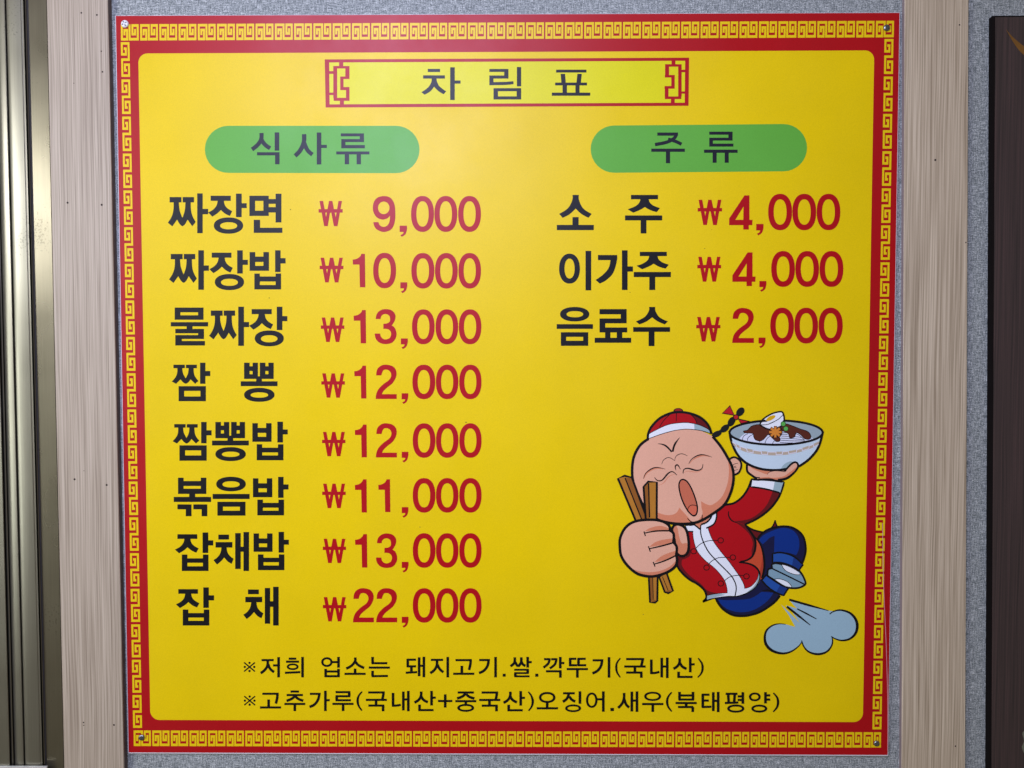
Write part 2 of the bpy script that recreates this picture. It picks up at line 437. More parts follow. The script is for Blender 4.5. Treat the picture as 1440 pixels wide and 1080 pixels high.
# metal door frame at the left
M_brass = brushed_mat("aged_champagne_aluminium", (150, 147, 132), 0.32)
M_brass2 = brushed_mat("worn_brassy_aluminium", (134, 128, 108), 0.27)
M_groove = simple_mat("groove_dark", (58, 53, 49), 0.6)
fx, fz = on_plane(20, 1075, -0.01)
frame = thing("door_frame", "dull champagne-coloured metal door frame with vertical grooves at the left edge of the picture", "door frame", (fx, WALL_Y, fz))
def frame_strip(name, prof, mat, top=-260, bot=1076.5, smooth_=False):
    V = []; F = []
    for (a, b, d) in prof:
        y = WALL_Y - d / 1000.0
        for py in (top, bot):
            x, z = on_plane(a + (b - a) * py / 1080.0, py, y)
            if py == bot: z = on_plane(0, bot, WALL_Y - 0.010)[1]
            V.append((x, y, z))
    for i in range(len(prof) - 1): F.append((2*i, 2*i+1, 2*i+3, 2*i+2))
    o = mesh_obj(name, V, F, [mat], frame, None, smooth_)
    bm = bmesh.new(); bm.from_mesh(o.data)
    bm.normal_update(); bm.to_mesh(o.data); bm.free()
    if smooth_: o.data.set_sharp_from_angle(angle=math.radians(40))
    return o
frame_strip("groove_back", [(-70, -40, 5.4), (66, 90, 5.4)], M_groove, bot=1180)
frame_strip("outer_rail", [(-160, -130, 1.5), (-160, -130, 13), (-14, 13, 13), (-13, 14, 12.5), (-12.6, 14.6, 1.2)], M_brass)
frame_strip("edge_bead", [(-11.0, 16.2, 1.2), (-10.8, 16.4, 9.4), (-9.6, 17.6, 10.2), (-8.2, 19.0, 9.6), (-8.0, 19.2, 1.2)], M_brass, smooth_=True)
frame_strip("inner_rail", [(-7.0, 21.4, 1.2), (-6.8, 21.6, 8.6), (-5.5, 23, 10.2), (-1, 27, 11.5), (5.5, 33, 11.5), (6.4, 34, 10.8), (6.8, 34.3, 1.2)], M_brass, smooth_=True)
frame_strip("centre_rail", [(8.2, 35.4, 1.2), (8.6, 35.8, 11), (9.4, 37, 11.5), (14, 41.5, 11.85), (19, 47, 11.95), (24, 52, 11.9), (28.6, 56.5, 11.75), (29.4, 57.2, 11.2), (30.4, 58.1, 11.1), (32.3, 59.7, 11.1), (32.9, 60.2, 1.2)], M_brass, smooth_=True)
frame_strip("gasket_ridge", [(34.0, 61.3, 1.2), (34.2, 61.5, 6.5), (35.4, 62.4, 7.0), (36.4, 63.2, 6.5), (36.7, 63.5, 1.2)], M_brass, smooth_=True)
frame_strip("flat_jamb", [(39.3, 65.3, 1.2), (39.5, 65.5, 6.2), (40.3, 66.2, 6.8), (65.2, 89.6, 6.8), (65.3, 89.7, 1.2)], M_brass2, bot=1340)
sx0, sz0 = on_plane(-160, 1080, WALL_Y - 0.016); sx1, _ = on_plane(65.5, 1080, WALL_Y - 0.016)
_, szt = on_plane(30, 1078.2, WALL_Y - 0.016); _, szb = on_plane(30, 1110, WALL_Y - 0.016)
box("sill_cap", sx0, sx1, WALL_Y - 0.016, WALL_Y - 0.0132, szb, szt, simple_mat("bright_aluminium", (205, 205, 196), 0.4, 0.2), frame, 0.0004)

# ------------------------------------------------------------------ menu board
RED = (178, 10, 20); YEL = (238, 205, 0); KEY = (240, 206, 12); LIME = (228, 220, 4)
INK = (16, 17, 20); GREEN = (100, 176, 62); PRICE = (178, 8, 20); BLACK = (16, 14, 18)
BW, BH = 0.9, 0.863298
board = thing("menu_board", "square red and yellow Korean menu board with red prices and a running cartoon cook", "menu board", (0, WALL_Y, -BH/2))
M_core = simple_mat("white_foam_board", (226, 222, 226), 0.6, 0, 0.05)
box("backing_panel", -BW/2 - 0.0008, BW/2 + 0.0008, -0.0000, WALL_Y + 0.0003, -BH/2 - 0.0014, BH/2 + 0.0005, M_core, board, 0.0003)
box("red_sheet", -BW/2, BW/2, -0.0002, -0.00002, -BH/2, BH/2, print_mat(RED), board)

def rounded(c, r, n=8):
    """rounded quad from four photo corners TL TR BR BL"""
    out = []
    P = [Vector(p) for p in c]
    for i in range(4):
        a = P[i]; u = (P[i-1] - a).normalized(); v = (P[(i+1) % 4] - a).normalized()
        s, e, ctr = a + u*r, a + v*r, a + u*r + v*r
        for k in range(n+1):
            t = math.pi/2 * k / n
            out.append(tuple(ctr - v*r*math.cos(t) - u*r*math.sin(t)))
    return out
ink = Ink(level=0.00022); ink.fill(YEL, rounded([(194.5, 75.3), (1229.3, 71), (1213.3, 1015.3), (211.5, 1012.3)], 13)); ink.build("yellow_field", board)

# greek key borders
HU = [(625,475),(625,392),(670,392),(670,541),(582,541),(582,312),(712,312),(712,540),(850,540),(850,312),(760,312),(760,455),(805,455),(805,370)]
def seg_rects(poly, tv, th):
    """axis aligned path to non-overlapping rectangles; tv = thickness of vertical bars, th = of horizontal bars"""
    out = []
    n = len(poly)
    for i in range(n-1):
        (xa, ya), (xb, yb) = poly[i], poly[i+1]
        if xa == xb:   # vertical bar, cut back where it meets horizontal bars
            lo, hi = min(ya, yb), max(ya, yb)
            first, last = i == 0, i == n-2
            def cut(yv, isend): return 0 if isend else th/2
            ea = cut(ya, first); eb = cut(yb, last)
            if ya < yb: lo += ea; hi -= eb
            else: hi -= ea; lo += eb
            out.append((xa - tv/2, lo, xa + tv/2, hi))
        else:
            lo, hi = min(xa, xb), max(xa, xb)
            ea = 0 if i == 0 else tv/2; eb = 0 if i == n-2 else tv/2
            if xa < xb: lo -= ea; hi += eb
            else: hi += ea; lo -= eb
            out.append((lo, ya - th/2, hi, ya + th/2))
    return out
hrects = [((a-560)/325, (b-290)/273, (c-560)/325, (d-290)/273) for a, b, c, d in seg_rects([(582 if x == 582 else x, y) for x, y in HU], 33, 44)]
VU0 = [(288,720),(288,702),(322,702),(322,797),(256,797),(256,614),(370,614),(370,887),(312.5,887)]
# second half is the first turned by 180 degrees about the middle of the unit
def rot(p): return (2*312.5 - p[0], 2*884 - p[1])
VUp = [(288,702),(322,702),(322,797),(256,797),(256,614),(370,614),(370,886),(257,886),(257,1154),(371,1154),(371,971),(303,971),(303,1066),(337,1066)]
vr = seg_rects(VUp, 32, 42)
VP = 52.1 * 12
vrects = [((a-240)/147, (b-593)/VP, (c-240)/147, (d-593)/VP) for a, b, c, d in vr]
def key_band(name, corners, nrep, rects, horizontal, total_scale):
    """corners TL TR BR BL in photo px; plane interpolation keeps the repeat even on the board itself"""
    P = [Vector(on_plane(*c)) for c in corners]
    LAYER[0] += STEP; y = -LAYER[0]
    V, F = [], []
    def at(u, v): return (P[0]*(1-u) + P[1]*u)*(1-v) + (P[3]*(1-u) + P[2]*u)*v
    for k in range(nrep):
        for (a, b, c, d) in rects:
            if horizontal: us = ((k + a)/total_scale, (k + c)/total_scale); vs2 = (b, d)
            else: us = (a, c); vs2 = ((k + b)/total_scale, (k + d)/total_scale)
            n = len(V)
            for (u, v) in ((us[0], vs2[1]), (us[1], vs2[1]), (us[1], vs2[0]), (us[0], vs2[0])):
                p = at(u, v); V.append((p.x, y, p.y))
            F.append((n, n+1, n+2, n+3))
    return mesh_obj(name, V, F, [print_mat(KEY)], board)
key_band("key_pattern_border", [(169.6, 34.2), (1257.0, 29.3), (1256.6, 52.6), (169.8, 57.2)], 40, hrects, True, 40 - 20/325)
key_band("key_pattern_border", [(187.6, 1027.0), (1238.8, 1029.6), (1238.6, 1051.2), (187.8, 1049.0)], 40, hrects, True, 40 - 20/325)
key_band("key_pattern_border", [(170.0, 59.4), (182.2, 59.4), (199.9, 1023.6), (187.3, 1023.6)], 19, vrects, False, 19 - 41/VP)
key_band("key_pattern_border", [(1243.7, 55.0), (1256.4, 55.0), (1239.4, 1025.7), (1226.6, 1025.7)], 19, vrects, False, 19 - 41/VP)

# title plaque
ink = Ink(level=0.00026)
ink.fill(RED, [(456.7, 83.6), (969, 81.2), (968.2, 148.9), (458, 151.3)])
ink.fill(LIME, [(463, 88), (963.4, 85.6), (962.8, 144.5), (463.6, 146.8)])
ink.at((440, 70, 5.143))
for r in ((190,86,220,120),(148,118,265,136),(235,136,265,212),(198,194,235,212),(198,212,222,292),(222,270,265,292),(240,292,265,370),(150,348,240,370),(148,136,176,348),(196,370,225,396),(116,155,148,175),(118,310,149,328)):
    ink.rect(RED, *r)
ink.at((710, 70, 5.143))
for r in ((1205,78,1233,107),(1158,105,1278,123),(1158,123,1187,183),(1156,183,1228,201),(1203,201,1228,263),(1154,263,1228,282),(1156,282,1183,338),(1156,338,1276,357),(1253,123,1278,338),(1200,357,1228,386),(1278,145,1306,163),(1276,302,1304,318)):
    ink.rect(RED, *r)
title = ink.build("title_panel", board)
ink = Ink((580, 80, 10.286))
ink.rect(INK, 222, 175, 400, 220); ink.rect(INK, 155, 268, 470, 315)
ink.fill(INK, smooth([(278,315,1),(348,315,1),(358,365),(395,430),(488,500,1),(452,542,1),(375,495),(313,432,1),(258,500),(175,548,1),(130,512,1),(225,445),(272,370)], True))
ink.rect(INK, 546, 152, 612, 625); ink.rect(INK, 612, 343, 696, 388); ink.cut('syllable', title)
ink.at((670, 80, 8))
for r in ((145,137,360,170),(312,170,360,210),(145,210,360,245),(145,245,192,285),(455,115,503,332)): ink.rect(INK, *r)
ink.fill(INK, [(145,285),(192,285),(330,282),(415,275),(418,308),(330,317),(145,320)])
def MU(ink, c, x0, y0, x1, y1, hx0, hy0, hx1, hy1):
    ink.rect(c, x0, y0, x1, hy0); ink.rect(c, x0, hy1, x1, y1); ink.rect(c, x0, hy0, hx0, hy1); ink.rect(c, hx1, hy0, x1, hy1)
MU(ink, INK, 192, 353, 503, 480, 242, 387, 452, 445); ink.cut('syllable', title)
for r in ((896,145,1237,177),(885,290,1243,322),(968,322,1018,403),(1113,322,1160,403),(848,403,1280,438)): ink.rect(INK, *r)
ink.fill(INK, [(947,192),(997,192),(1005,290),(955,290)]); ink.fill(INK, [(1135,192),(1185,192),(1175,290),(1125,290)])
ink.build("syllable", title)

# heading pills
def pill(name, xl, xr, ytl, ybl, ytr, ybr):
    r1 = (ybl-ytl)/2; r2 = (ybr-ytr)/2; pts = []
    for i in range(17):
        a = math.pi/2 + math.pi*i/16; pts.append((xl + r1 + r1*math.cos(a)*1.0, (ytl+ybl)/2 - r1*math.sin(a)))
    for i in range(17):
        a = -math.pi/2 + math.pi*i/16; pts.append((xr - r2 + r2*math.cos(a), (ytr+ybr)/2 - r2*math.sin(a)))
    k = Ink(level=0.00026); k.fill(GREEN, pts); return k.build(name, board)
p1 = pill("heading_pill", 288.2, 590, 177, 243.2, 177, 243.6)
p2 = pill("heading_pill", 830.6, 1134.8, 176.6, 243, 174.5, 241)
GI = (26, 28, 38)
k = Ink((340, 170, 7.2))
k.line(GI, [(200,123),(196,190),(160,245),(104,290)], 42); k.line(GI, [(200,190),(235,240),(288,278)], 42)
for r in ((334,117,380,302),(155,318,383,350),(338,350,383,440)): k.rect(GI, *r)
k.cut('syllable', p1)
for r in ((760,118,806,442),(806,243,862,275)): k.rect(GI, *r)
k.line(GI, [(631,135),(628,220),(592,300),(540,355)], 44); k.line(GI, [(634,225),(665,295),(716,342)], 42)
k.cut('syllable', p1)
for r in ((1003,127,1237,157),(1195,157,1238,185),(1008,185,1238,215),(1008,215,1050,245),(1008,245,1247,278),(957,310,1293,340),(1043,340,1087,440),(1163,340,1207,440)): k.rect(GI, *r)
k.build("syllable", p1)
k = Ink((810, 160, 4.235))
k.rect(GI, 484, 112, 607, 131); k.line(GI, [(598,118),(585,145),(545,168),(470,184)], 20); k.line(GI, [(548,152),(590,164),(628,182)], 20)
for r in ((448,208,648,227),(535,227,560,295)): k.rect(GI, *r)
k.cut('syllable', p2)
for r in ((793,107,932,125),(907,125,932,143),(793,143,932,160),(793,160,815,178),(793,178,937,196),(762,214,962,233),(813,233,837,292),(885,233,909,292)): k.rect(GI, *r)
k.build("syllable", p2)

# ---- heavy gothic letters for the dishes
def fit(tpl, box_, src):
    sx = (box_[2]-box_[0])/(src[2]-src[0]); sy = (box_[3]-box_[1])/(src[3]-src[1])
    return [((p[0]-src[0])*sx + box_[0], (p[1]-src[1])*sy + box_[1]) + tuple(p[2:]) for p in tpl]
TJ = [(458,92,1),(628,92,1),(628,135,1),(570,135,1),(578,170),(600,198),(640,222,1),(620,262,1),(580,243),(545,212,1),(515,240),(472,268,1),(437,233,1),(480,208),(507,175),(517,135,1),(458,135,1)]
TJJ = [(112,103,1),(212,103,1),(212,148,1),(190,148,1),(197,215),(220,278,1),(240,215),(245,148,1),(222,148,1),(222,103,1),(318,103,1),(318,148,1),(290,148,1),(293,215),(305,262),(332,313,1),(303,350,1),(263,293,1),(242,332),(220,350,1),(198,332),(175,293,1),(135,350,1),(97,320,1),(128,270),(144,215),(146,148,1),(112,148,1)]
TS = [(210,85,1),(264,85,1),(266,130),(300,198),(372,245,1),(345,278,1),(285,245),(237,200,1),(185,248),(127,278,1),(98,245,1),(172,196),(208,130)]
TG = [(425,592,1),(587,592,1),(585,640),(555,740),(500,800),(440,833,1),(405,802,1),(470,755),(515,700),(530,635,1),(425,635,1)]
def J(k, *b): k.fill(INK, smooth(fit(TJ, b, (437,92,640,268)), True, 5))
def JJ(k, *b): k.fill(INK, smooth(fit(TJJ, b, (97,103,332,350)), True, 5))
def S_(k, *b): k.fill(INK, smooth(fit(TS, b, (98,85,372,278)), True, 6))
def R(k, *rs):
    for r in rs: k.rect(INK, *r)
def B(k, x0, y0, x1, y1, w, b0, b1, c0):
    R(k, (x0,y0,x0+w,y1), (x1-w,y0,x1,y1), (x0+w,b0,x1-w,b1), (x0+w,c0,x1-w,y1))
def BB(k, dx, dy):
    for r in ((740,540,787,677),(812,540,857,677),(873,540,920,677),(945,540,990,677),(787,570,812,610),(787,637,812,677),(857,655,873,677),(920,570,945,610),(920,637,945,677)):
        k.rect(INK, r[0]+dx, r[1]+dy, r[2]+dx, r[3]+dy)
    R(k, (712+dx,697+dy,1022+dx,738+dy), (842+dx,677+dy,890+dx,697+dy))
    k.ring(INK, 740+dx,752+dy,997+dx,870+dy, 795+dx,790+dy,943+dx,835+dy)
def done(k, name): return k.build(name, board)

k = Ink((220,260,6)); JJ(k,97,103,332,350); R(k,(345,72,391,408),(391,203,437,248)); J(k,437,92,640,268); R(k,(672,74,720,272),(720,155,762,196))
k.ring(INK,485,275,732,412,538,315,682,375); MU(k,INK,785,92,948,262,833,135,903,218); R(k,(1006,75,1055,317),(948,120,1006,160),(948,188,1006,233),(822,295,875,405),(875,362,1063,405)); done(k,"dish_name")
k = Ink((220,260,6)); JJ(k,107,583,342,827); R(k,(354,552,401,885),(401,680,443,725)); J(k,447,572,645,745); R(k,(682,552,729,748),(729,632,772,675))
k.ring(INK,493,752,740,888,545,792,688,852); B(k,787,567,950,725,47,605,650,683); R(k,(1002,552,1048,735),(1048,618,1090,663)); B(k,827,748,1052,882,46,773,815,845); done(k,"dish_name")
k = Ink((220,420,6)); MU(k,INK,155,75,398,178,203,115,352,140); R(k,(122,198,437,234),(255,234,305,255),(160,255,402,292),(352,292,402,307),(160,307,402,340),(160,340,215,357),(160,357,410,395))
JJ(k,445,100,678,343); R(k,(691,68,739,398),(739,197,782,240)); J(k,783,88,985,262); R(k,(1016,68,1063,265),(1063,147,1105,190)); k.ring(INK,830,268,1075,402,882,308,1022,368); done(k,"dish_name")
k = Ink((220,420,6)); JJ(k,130,557,355,718); R(k,(369,540,414,718),(414,610,455,653)); MU(k,INK,188,738,418,865,235,778,372,825); k.cut('syllable'); BB(k,0,0); done(k,"syllable")
k = Ink((220,580,6)); JJ(k,137,98,362,262); R(k,(378,80,424,260),(424,150,466,193)); MU(k,INK,195,277,425,407,243,320,378,362); BB(k,-242,-460)
B(k,810,90,972,247,46,130,172,205); R(k,(1021,78,1068,253),(1068,143,1108,185)); B(k,847,268,1072,403,46,297,337,362); done(k,"dish_name")
k = Ink((220,580,6)); B(k,183,550,422,687,47,578,620,643); R(k,(277,687,328,712),(147,712,462,755),(178,775,297,817),(248,817,297,875),(312,775,430,817),(382,817,430,875))
k.ring(INK,505,542,755,665,558,580,703,632); R(k,(475,687,787,730)); MU(k,INK,515,753,752,870,562,795,705,828)
B(k,815,555,978,715,46,597,640,672); R(k,(1027,543,1073,720),(1073,607,1115,650)); B(k,852,735,1077,868,47,762,803,828); done(k,"dish_name")
k = Ink((220,740,6)); J(k,157,67,357,228); R(k,(390,52,438,225),(438,118,480,162)); B(k,215,238,440,377,47,270,308,337)
R(k,(523,70,613,112)); J(k,482,133,652,323); R(k,(665,57,712,360),(735,48,782,377),(712,172,735,215)); B(k,820,60,980,215,46,102,145,175); R(k,(1031,47,1077,222),(1077,113,1118,155)); B(k,857,237,1080,370,47,265,303,330); done(k,"dish_name")
k = Ink((220,740,6)); J(k,165,530,363,690); R(k,(396,515,443,688),(443,582,487,625)); B(k,223,702,447,837,47,732,770,797); k.cut('syllable')
R(k,(773,533,865,573)); J(k,733,595,903,783); R(k,(915,520,960,822),(985,510,1032,837),(960,632,985,680)); done(k,"syllable")
k = Ink((770,260,6)); S_(k,98,85,372,278); R(k,(210,272,262,338),(78,338,390,382)); k.cut('syllable'); J(k,675,85,948,235); R(k,(653,258,967,300),(785,300,834,410)); done(k,"syllable")
k = Ink((770,260,6)); k.ring(INK,97,580,273,833,143,622,228,790); R(k,(320,557,368,890)); k.fill(INK, smooth(TG, True, 6)); R(k,(627,552,675,887),(675,688,720,732))
J(k,750,565,1022,712); R(k,(727,735,1040,778),(858,778,908,887)); done(k,"dish_name")
k = Ink((770,360,6)); k.ring(INK,105,430,352,552,160,465,300,517); R(k,(77,575,383,615)); MU(k,INK,112,643,343,758,157,682,300,715)
R(k,(438,448,667,492),(617,492,667,527),(438,527,667,568),(438,568,487,603),(438,603,672,645),(485,645,530,690),(583,645,630,690),(397,690,705,732)); S_(k,745,430,1015,577); R(k,(722,600,1033,640),(852,640,902,760)); done(k,"dish_name")

# ---- prices
D1 = [(310,582,1),(345,574),(370,555),(378,537,1),(407,537,1),(410,797,1),(367,797,1),(363,620,1),(312,620,1)]
D2 = [(492,598,1),(500,552),(530,523),(570,515),(620,527),(647,560),(648,605),(622,655),(580,690),(550,718),(537,743,1),(652,743,1),(652,780,1),(488,780,1),(494,738),(512,702),(548,666),(590,635),(608,607),(606,578),(590,559),(568,553),(547,560),(532,598,1)]
D3 = [(488,158,1),(497,118),(525,90),(565,80),(612,90),(640,122),(640,160),(625,192),(612,209,1),(637,228),(650,268),(645,305),(618,342),(570,355),(520,345),(490,315),(480,272,1),(522,272,1),(530,298),(547,314),(570,318),(597,306),(608,280),(603,254),(583,238),(548,235,1),(548,195,1),(577,192),(597,178),(600,155),(592,131),(568,119),(546,123),(531,137),(526,158,1)]
D4 = [[(500,85),(540,85),(540,282),(565,282),(563,325),(535,325),(535,360),(490,360),(490,325),(375,325),(375,272)], [(492,175),(490,282),(425,282)]]
D9 = [(470,290,1),(510,290,1),(523,316),(550,327),(580,316),(597,285),(601,240,1),(577,262),(540,270),(500,255),(475,222),(466,180),(475,133),(503,100),(552,87),(603,100),(634,145),(643,210),(638,290),(612,345),(555,367),(502,350),(478,322)]
DC = [(675,318,1),(732,318,1),(732,350),(720,385),(692,405,1),(680,392,1),(700,382),(706,367,1),(675,367,1)]
def zero(k, x0, y0, x1, y1):
    w = (x1-x0); k.ring(PRICE, x0, y0, x1, y1, x0 + w*0.232, y0 + w*0.232, x1 - w*0.232, y1 - w*0.232, 2.25)
def digit(k, d, x0, y0, x1, y1):
    src = {1: (310,537,410,797), 2: (488,515,652,780), 3: (480,80,650,355), 4: (375,85,565,360), 9: (466,87,643,367), ',': (675,318,732,405)}[d]
    if d == 4: k.fill(PRICE, [fit(l, (x0,y0,x1,y1), src) for l in D4]); return
    if d == 9:
        o = smooth(fit(D9, (x0,y0,x1,y1), src), True, 6)
        h = fit(k._ov(552, 179, 45, 49), (x0,y0,x1,y1), src)
        k.fill(PRICE, [o, h]); return
    t = {1: D1, 2: D2, 3: D3, ',': DC}[d]
    k.fill(PRICE, smooth(fit(t, (x0,y0,x1,y1), src), True, 6))
def won(k, x0, y0, x1, y1):
    src = (45,125,232,322)
    for s in ([(52,125),(80,125),(116,322),(88,322)], [(124,125),(140,125),(116,322),(96,322)][:0] or [(126,125),(150,125),(116,322),(90,322)], [(126,125),(152,125),(192,322),(164,322)], [(200,125),(227,125),(192,322),(166,322)], [(45,189),(232,189),(232,216),(45,216)]):
        k.fill(PRICE, fit(s, (x0,y0,x1,y1), src))
def price(wb, seq):
    k = Ink(); won(k, *wb); k.cut('won_sign')
    for d, b in seq:
        (zero(k, *b) if d == 0 else digit(k, d, *b))
    done(k, "price")
def zs(xs, y0, y1): return [(0, (a, y0, b, y1)) for a, b in xs]
price((448.1,282.6,481.9,318.1), [(9,(524.3,275.7,556,326.3)),(',',(562,317.4,572.2,333))] + zs(((578.1,610.3),(610.9,643),(644.3,676.3)),275.6,326.2))
price((449.6,362.4,483,397.2), [(1,(496,357,513.8,404)),(0,(524.8,355.5,557,405.4)),(',',(563,397,572.6,412.2))] + zs(((578.5,610.8),(611.7,643.7),(644.7,676.4)),355.8,405.8))
price((451.2,446.5,484.2,480.9), [(1,(497.3,436,514.9,482.8)),(3,(526.9,434.6,557.6,483.9)),(',',(563.7,475.9,573.4,490.8))] + zs(((579.4,611.2),(612.6,644.3),(645.2,676.9)),435,484.1))
price((452,525,485,559.2), [(1,(498.2,514.2,515.3,560.4)),(2,(528.3,512.8,557.9,561)),(',',(564.8,553,574,568))] + zs(((580,612.1),(613,644.6),(645.8,677.1)),512.8,561.3))
price((453,607.3,485.8,641.5), [(1,(499,597,516,643.1)),(2,(528.6,595.2,558.2,643.2)),(',',(565,635.3,574.2,650.3))] + zs(((580.4,612.3),(613.1,644.7),(645.9,677.2)),595.2,643.7))
price((453.2,680.1,486.2,714.5), [(1,(499,674,516,720.6)),(1,(532,674,549,720)),(',',(565,713,574.2,728))] + zs(((580.4,612.3),(613.1,644.7),(645.9,677.2)),672.2,720.8))
price((454,757.5,486.6,791.7), [(1,(499.3,751,516.6,798)),(3,(528.7,750,558.6,798.6)),(',',(565,790,574.4,805))] + zs(((580.5,612.4),(613.1,644.7),(645.9,677.2)),749.7,798.3))
price((454.1,839.5,487,873.7), [(2,(496.4,827,525.8,875)),(2,(529,827,558.5,875)),(',',(565,867.2,574.4,882.5))] + zs(((580.5,612.4),(613.1,644.7),(645.9,677.2)),827,875.5))
price((981,281,1015.2,316.5), [(4,(1025.2,274.8,1058.1,322.8)),(',',(1063.3,315,1073.4,331))] + zs(((1080.1,1113.7),(1114.1,1147.6),(1148.3,1181.5)),272.6,323.8))
price((980.5,361.2,1013.9,396.1), [(4,(1029.8,355,1062.4,402.3)),(',',(1067.7,395.2,1077.5,410.3))] + zs(((1084.4,1117.7),(1118.3,1151.6),(1152.3,1185.8)),353,403.5))
price((979,445.7,1013,480.3), [(2,(1029.5,433,1060,482.2)),(',',(1066.5,474.7,1076.3,489.5))] + zs(((1083,1116.4),(1116.9,1150.2),(1151,1184.9)),432.7,483.1))

# ---- the two footnotes, thinner strokes
NI = (12, 11, 12)
def H(k, x0, y0, x1, y1=None, w=None):
    s = k.T[2]; y1 = y0 if y1 is None else y1; k.line(NI, [(x0, y0), (x1, y1)], (w or 2.75*s)*1.13, sm=False)
def Vv(k, x, y0, y1, x1=None):
    s = k.T[2]; k.line(NI, [(x, y0), (x if x1 is None else x1, y1)], 3.8*s, sm=False)
def Cv(k, pts, w=3.3): k.line(NI, pts, w*1.13*k.T[2])
def Oo(k, cx, cy, rx, ry, tx, ty=None): ty = ty or tx; k.ring(NI, cx-rx, cy-ry, cx+rx, cy+ry, cx-rx+tx, cy-ry+ty, cx+rx-tx, cy+ry-ty, 2.1)
def ref_mark(k, dx=0, dy=0):
    k.line(NI, [(75+dx,148+dy),(213+dx,262+dy)], 17, sm=False); k.line(NI, [(213+dx,148+dy),(75+dx,262+dy)], 17, sm=False)
    for a, b in ((144,153),(144,256),(84,205),(204,205)): k.oval(NI, a+dx, b+dy, 15, 15, n=14)
def go(k, dx=0, dy=0):
    H(k,95+dx,118+dy,302+dx); Cv(k,[(287+dx,107+dy),(283+dx,170+dy),(266+dx,243+dy)]); Vv(k,175+dx,190+dy,285+dy); H(k,65+dx,291+dy,333+dx)
def gi(k, dx=0, dy=0):
    H(k,395+dx,117+dy,530+dx); Cv(k,[(515+dx,106+dy),(500+dx,190+dy),(455+dx,250+dy),(392+dx,282+dy)]); Vv(k,602+dx,77+dy,337+dy)
def guk(k, dx=0, dy=0):
    H(k,340+dx,527+dy,548+dx); Cv(k,[(535+dx,518+dy),(530+dx,565+dy),(520+dx,610+dy)]); H(k,310+dx,621+dy,577+dx); Vv(k,440+dx,621+dy,690+dy); H(k,342+dx,693+dy,545+dx); Vv(k,529+dx,693+dy,765+dy)
def nae(k, dx=0, dy=0):
    Vv(k,655+dx,532+dy,700+dy); Cv(k,[(640+dx,694+dy),(700+dx,693+dy),(753+dx,683+dy)],2.9); Vv(k,785+dx,515+dy,755+dy); Vv(k,848+dx,507+dy,765+dy); H(k,785+dx,615+dy,848+dx)
def san(k, dx=0, dy=0):
    Cv(k,[(1010+dx,515+dy),(1008+dx,570+dy),(980+dx,620+dy),(925+dx,655+dy)]); Cv(k,[(1012+dx,575+dy),(1040+dx,620+dy),(1095+dx,650+dy)]); Vv(k,1142+dx,507+dy,692+dy); H(k,1142+dx,593+dy,1196+dx); Vv(k,990+dx,680+dy,755+dy); H(k,975+dx,750+dy,1168+dx)
k = Ink((335,915,9)); ref_mark(k); k.cut('reference_mark')
H(k,295,118,450); Cv(k,[(373,118),(370,190),(335,245),(285,283)]); Cv(k,[(380,170),(405,228),(455,270)]); H(k,440,185,505); Vv(k,512,80,337)
H(k,640,100,737); H(k,605,138,772); Oo(k,690,202,75,42,27,24); H(k,592,279,788,270); Vv(k,815,77,337); k.cut('footnote_word')
Oo(k,1123,143,72,62,29,27); H(k,1185,143,1260); Vv(k,1270,77,215); Vv(k,1107,228,332); Vv(k,1270,228,332); H(k,1107,262,1270); H(k,1095,322,1285)
k.at((480,915,9)); Cv(k,[(175,85),(174,132),(130,188),(62,225)]); Cv(k,[(177,132),(215,180),(290,218)]); Vv(k,175,225,285); H(k,40,292,308)
Vv(k,396,77,160); H(k,383,157,583); H(k,347,213,615); Vv(k,396,253,322); H(k,383,322,590,318); k.cut('footnote_word')
H(k,828,113,945); Vv(k,841,105,205); H(k,828,197,947); Vv(k,887,205,272); H(k,815,278,960,270); Vv(k,985,82,322); Vv(k,1045,75,335); H(k,985,190,1045)
H(k,1133,115,1288); Cv(k,[(1210,115),(1207,190),(1175,245),(1125,283)]); Cv(k,[(1217,175),(1245,230),(1292,272)]); Vv(k,1347,77,337)
k.at((630,915,9)); go(k); gi(k); k.rect(NI,692,290,730,328)
Cv(k,[(845,82),(843,138),(825,170),(790,195)]); Cv(k,[(848,138),(863,168),(887,198)]); Cv(k,[(927,82),(926,140),(910,172),(885,200)]); Cv(k,[(930,140),(947,170),(980,192)])
Vv(k,1008,77,213); H(k,1015,143,1060)
for r in ((838,240,1022),(838,282,1022),(838,323,1032)): H(k,*r[:3][:1],r[1],r[2],w=22)
Vv(k,1008,240,282); Vv(k,852,282,323); k.rect(NI,1103,290,1143,328)
H(k,1215,106,1290); Cv(k,[(1285,95),(1268,160),(1207,212)],3.0); H(k,1305,106,1378); Cv(k,[(1372,95),(1352,170),(1287,222)],3.0)
k.at((740,910,5.54)); Vv(k,265,75,165); H(k,265,123,297); H(k,153,187,275); Vv(k,266,187,237)
Vv(k,342,85,147); H(k,335,90,390); H(k,335,140,395); Vv(k,407,85,147); H(k,400,90,463); H(k,400,140,467); H(k,315,170,480); Vv(k,398,170,237)
k.line(NI,[(733,85),(706,123),(701,160),(708,197),(733,235)],18,taper=(.55,.55))
H(k,778,92,918); Cv(k,[(907,87),(903,115),(896,143)]); H(k,763,150,930); Vv(k,846,150,192); H(k,778,197,905); Vv(k,896,197,238)
Vv(k,974,95,205); Cv(k,[(965,200),(1000,200),(1037,192)],2.9); Vv(k,1055,82,235); Vv(k,1098,80,240); H(k,1055,150,1098)
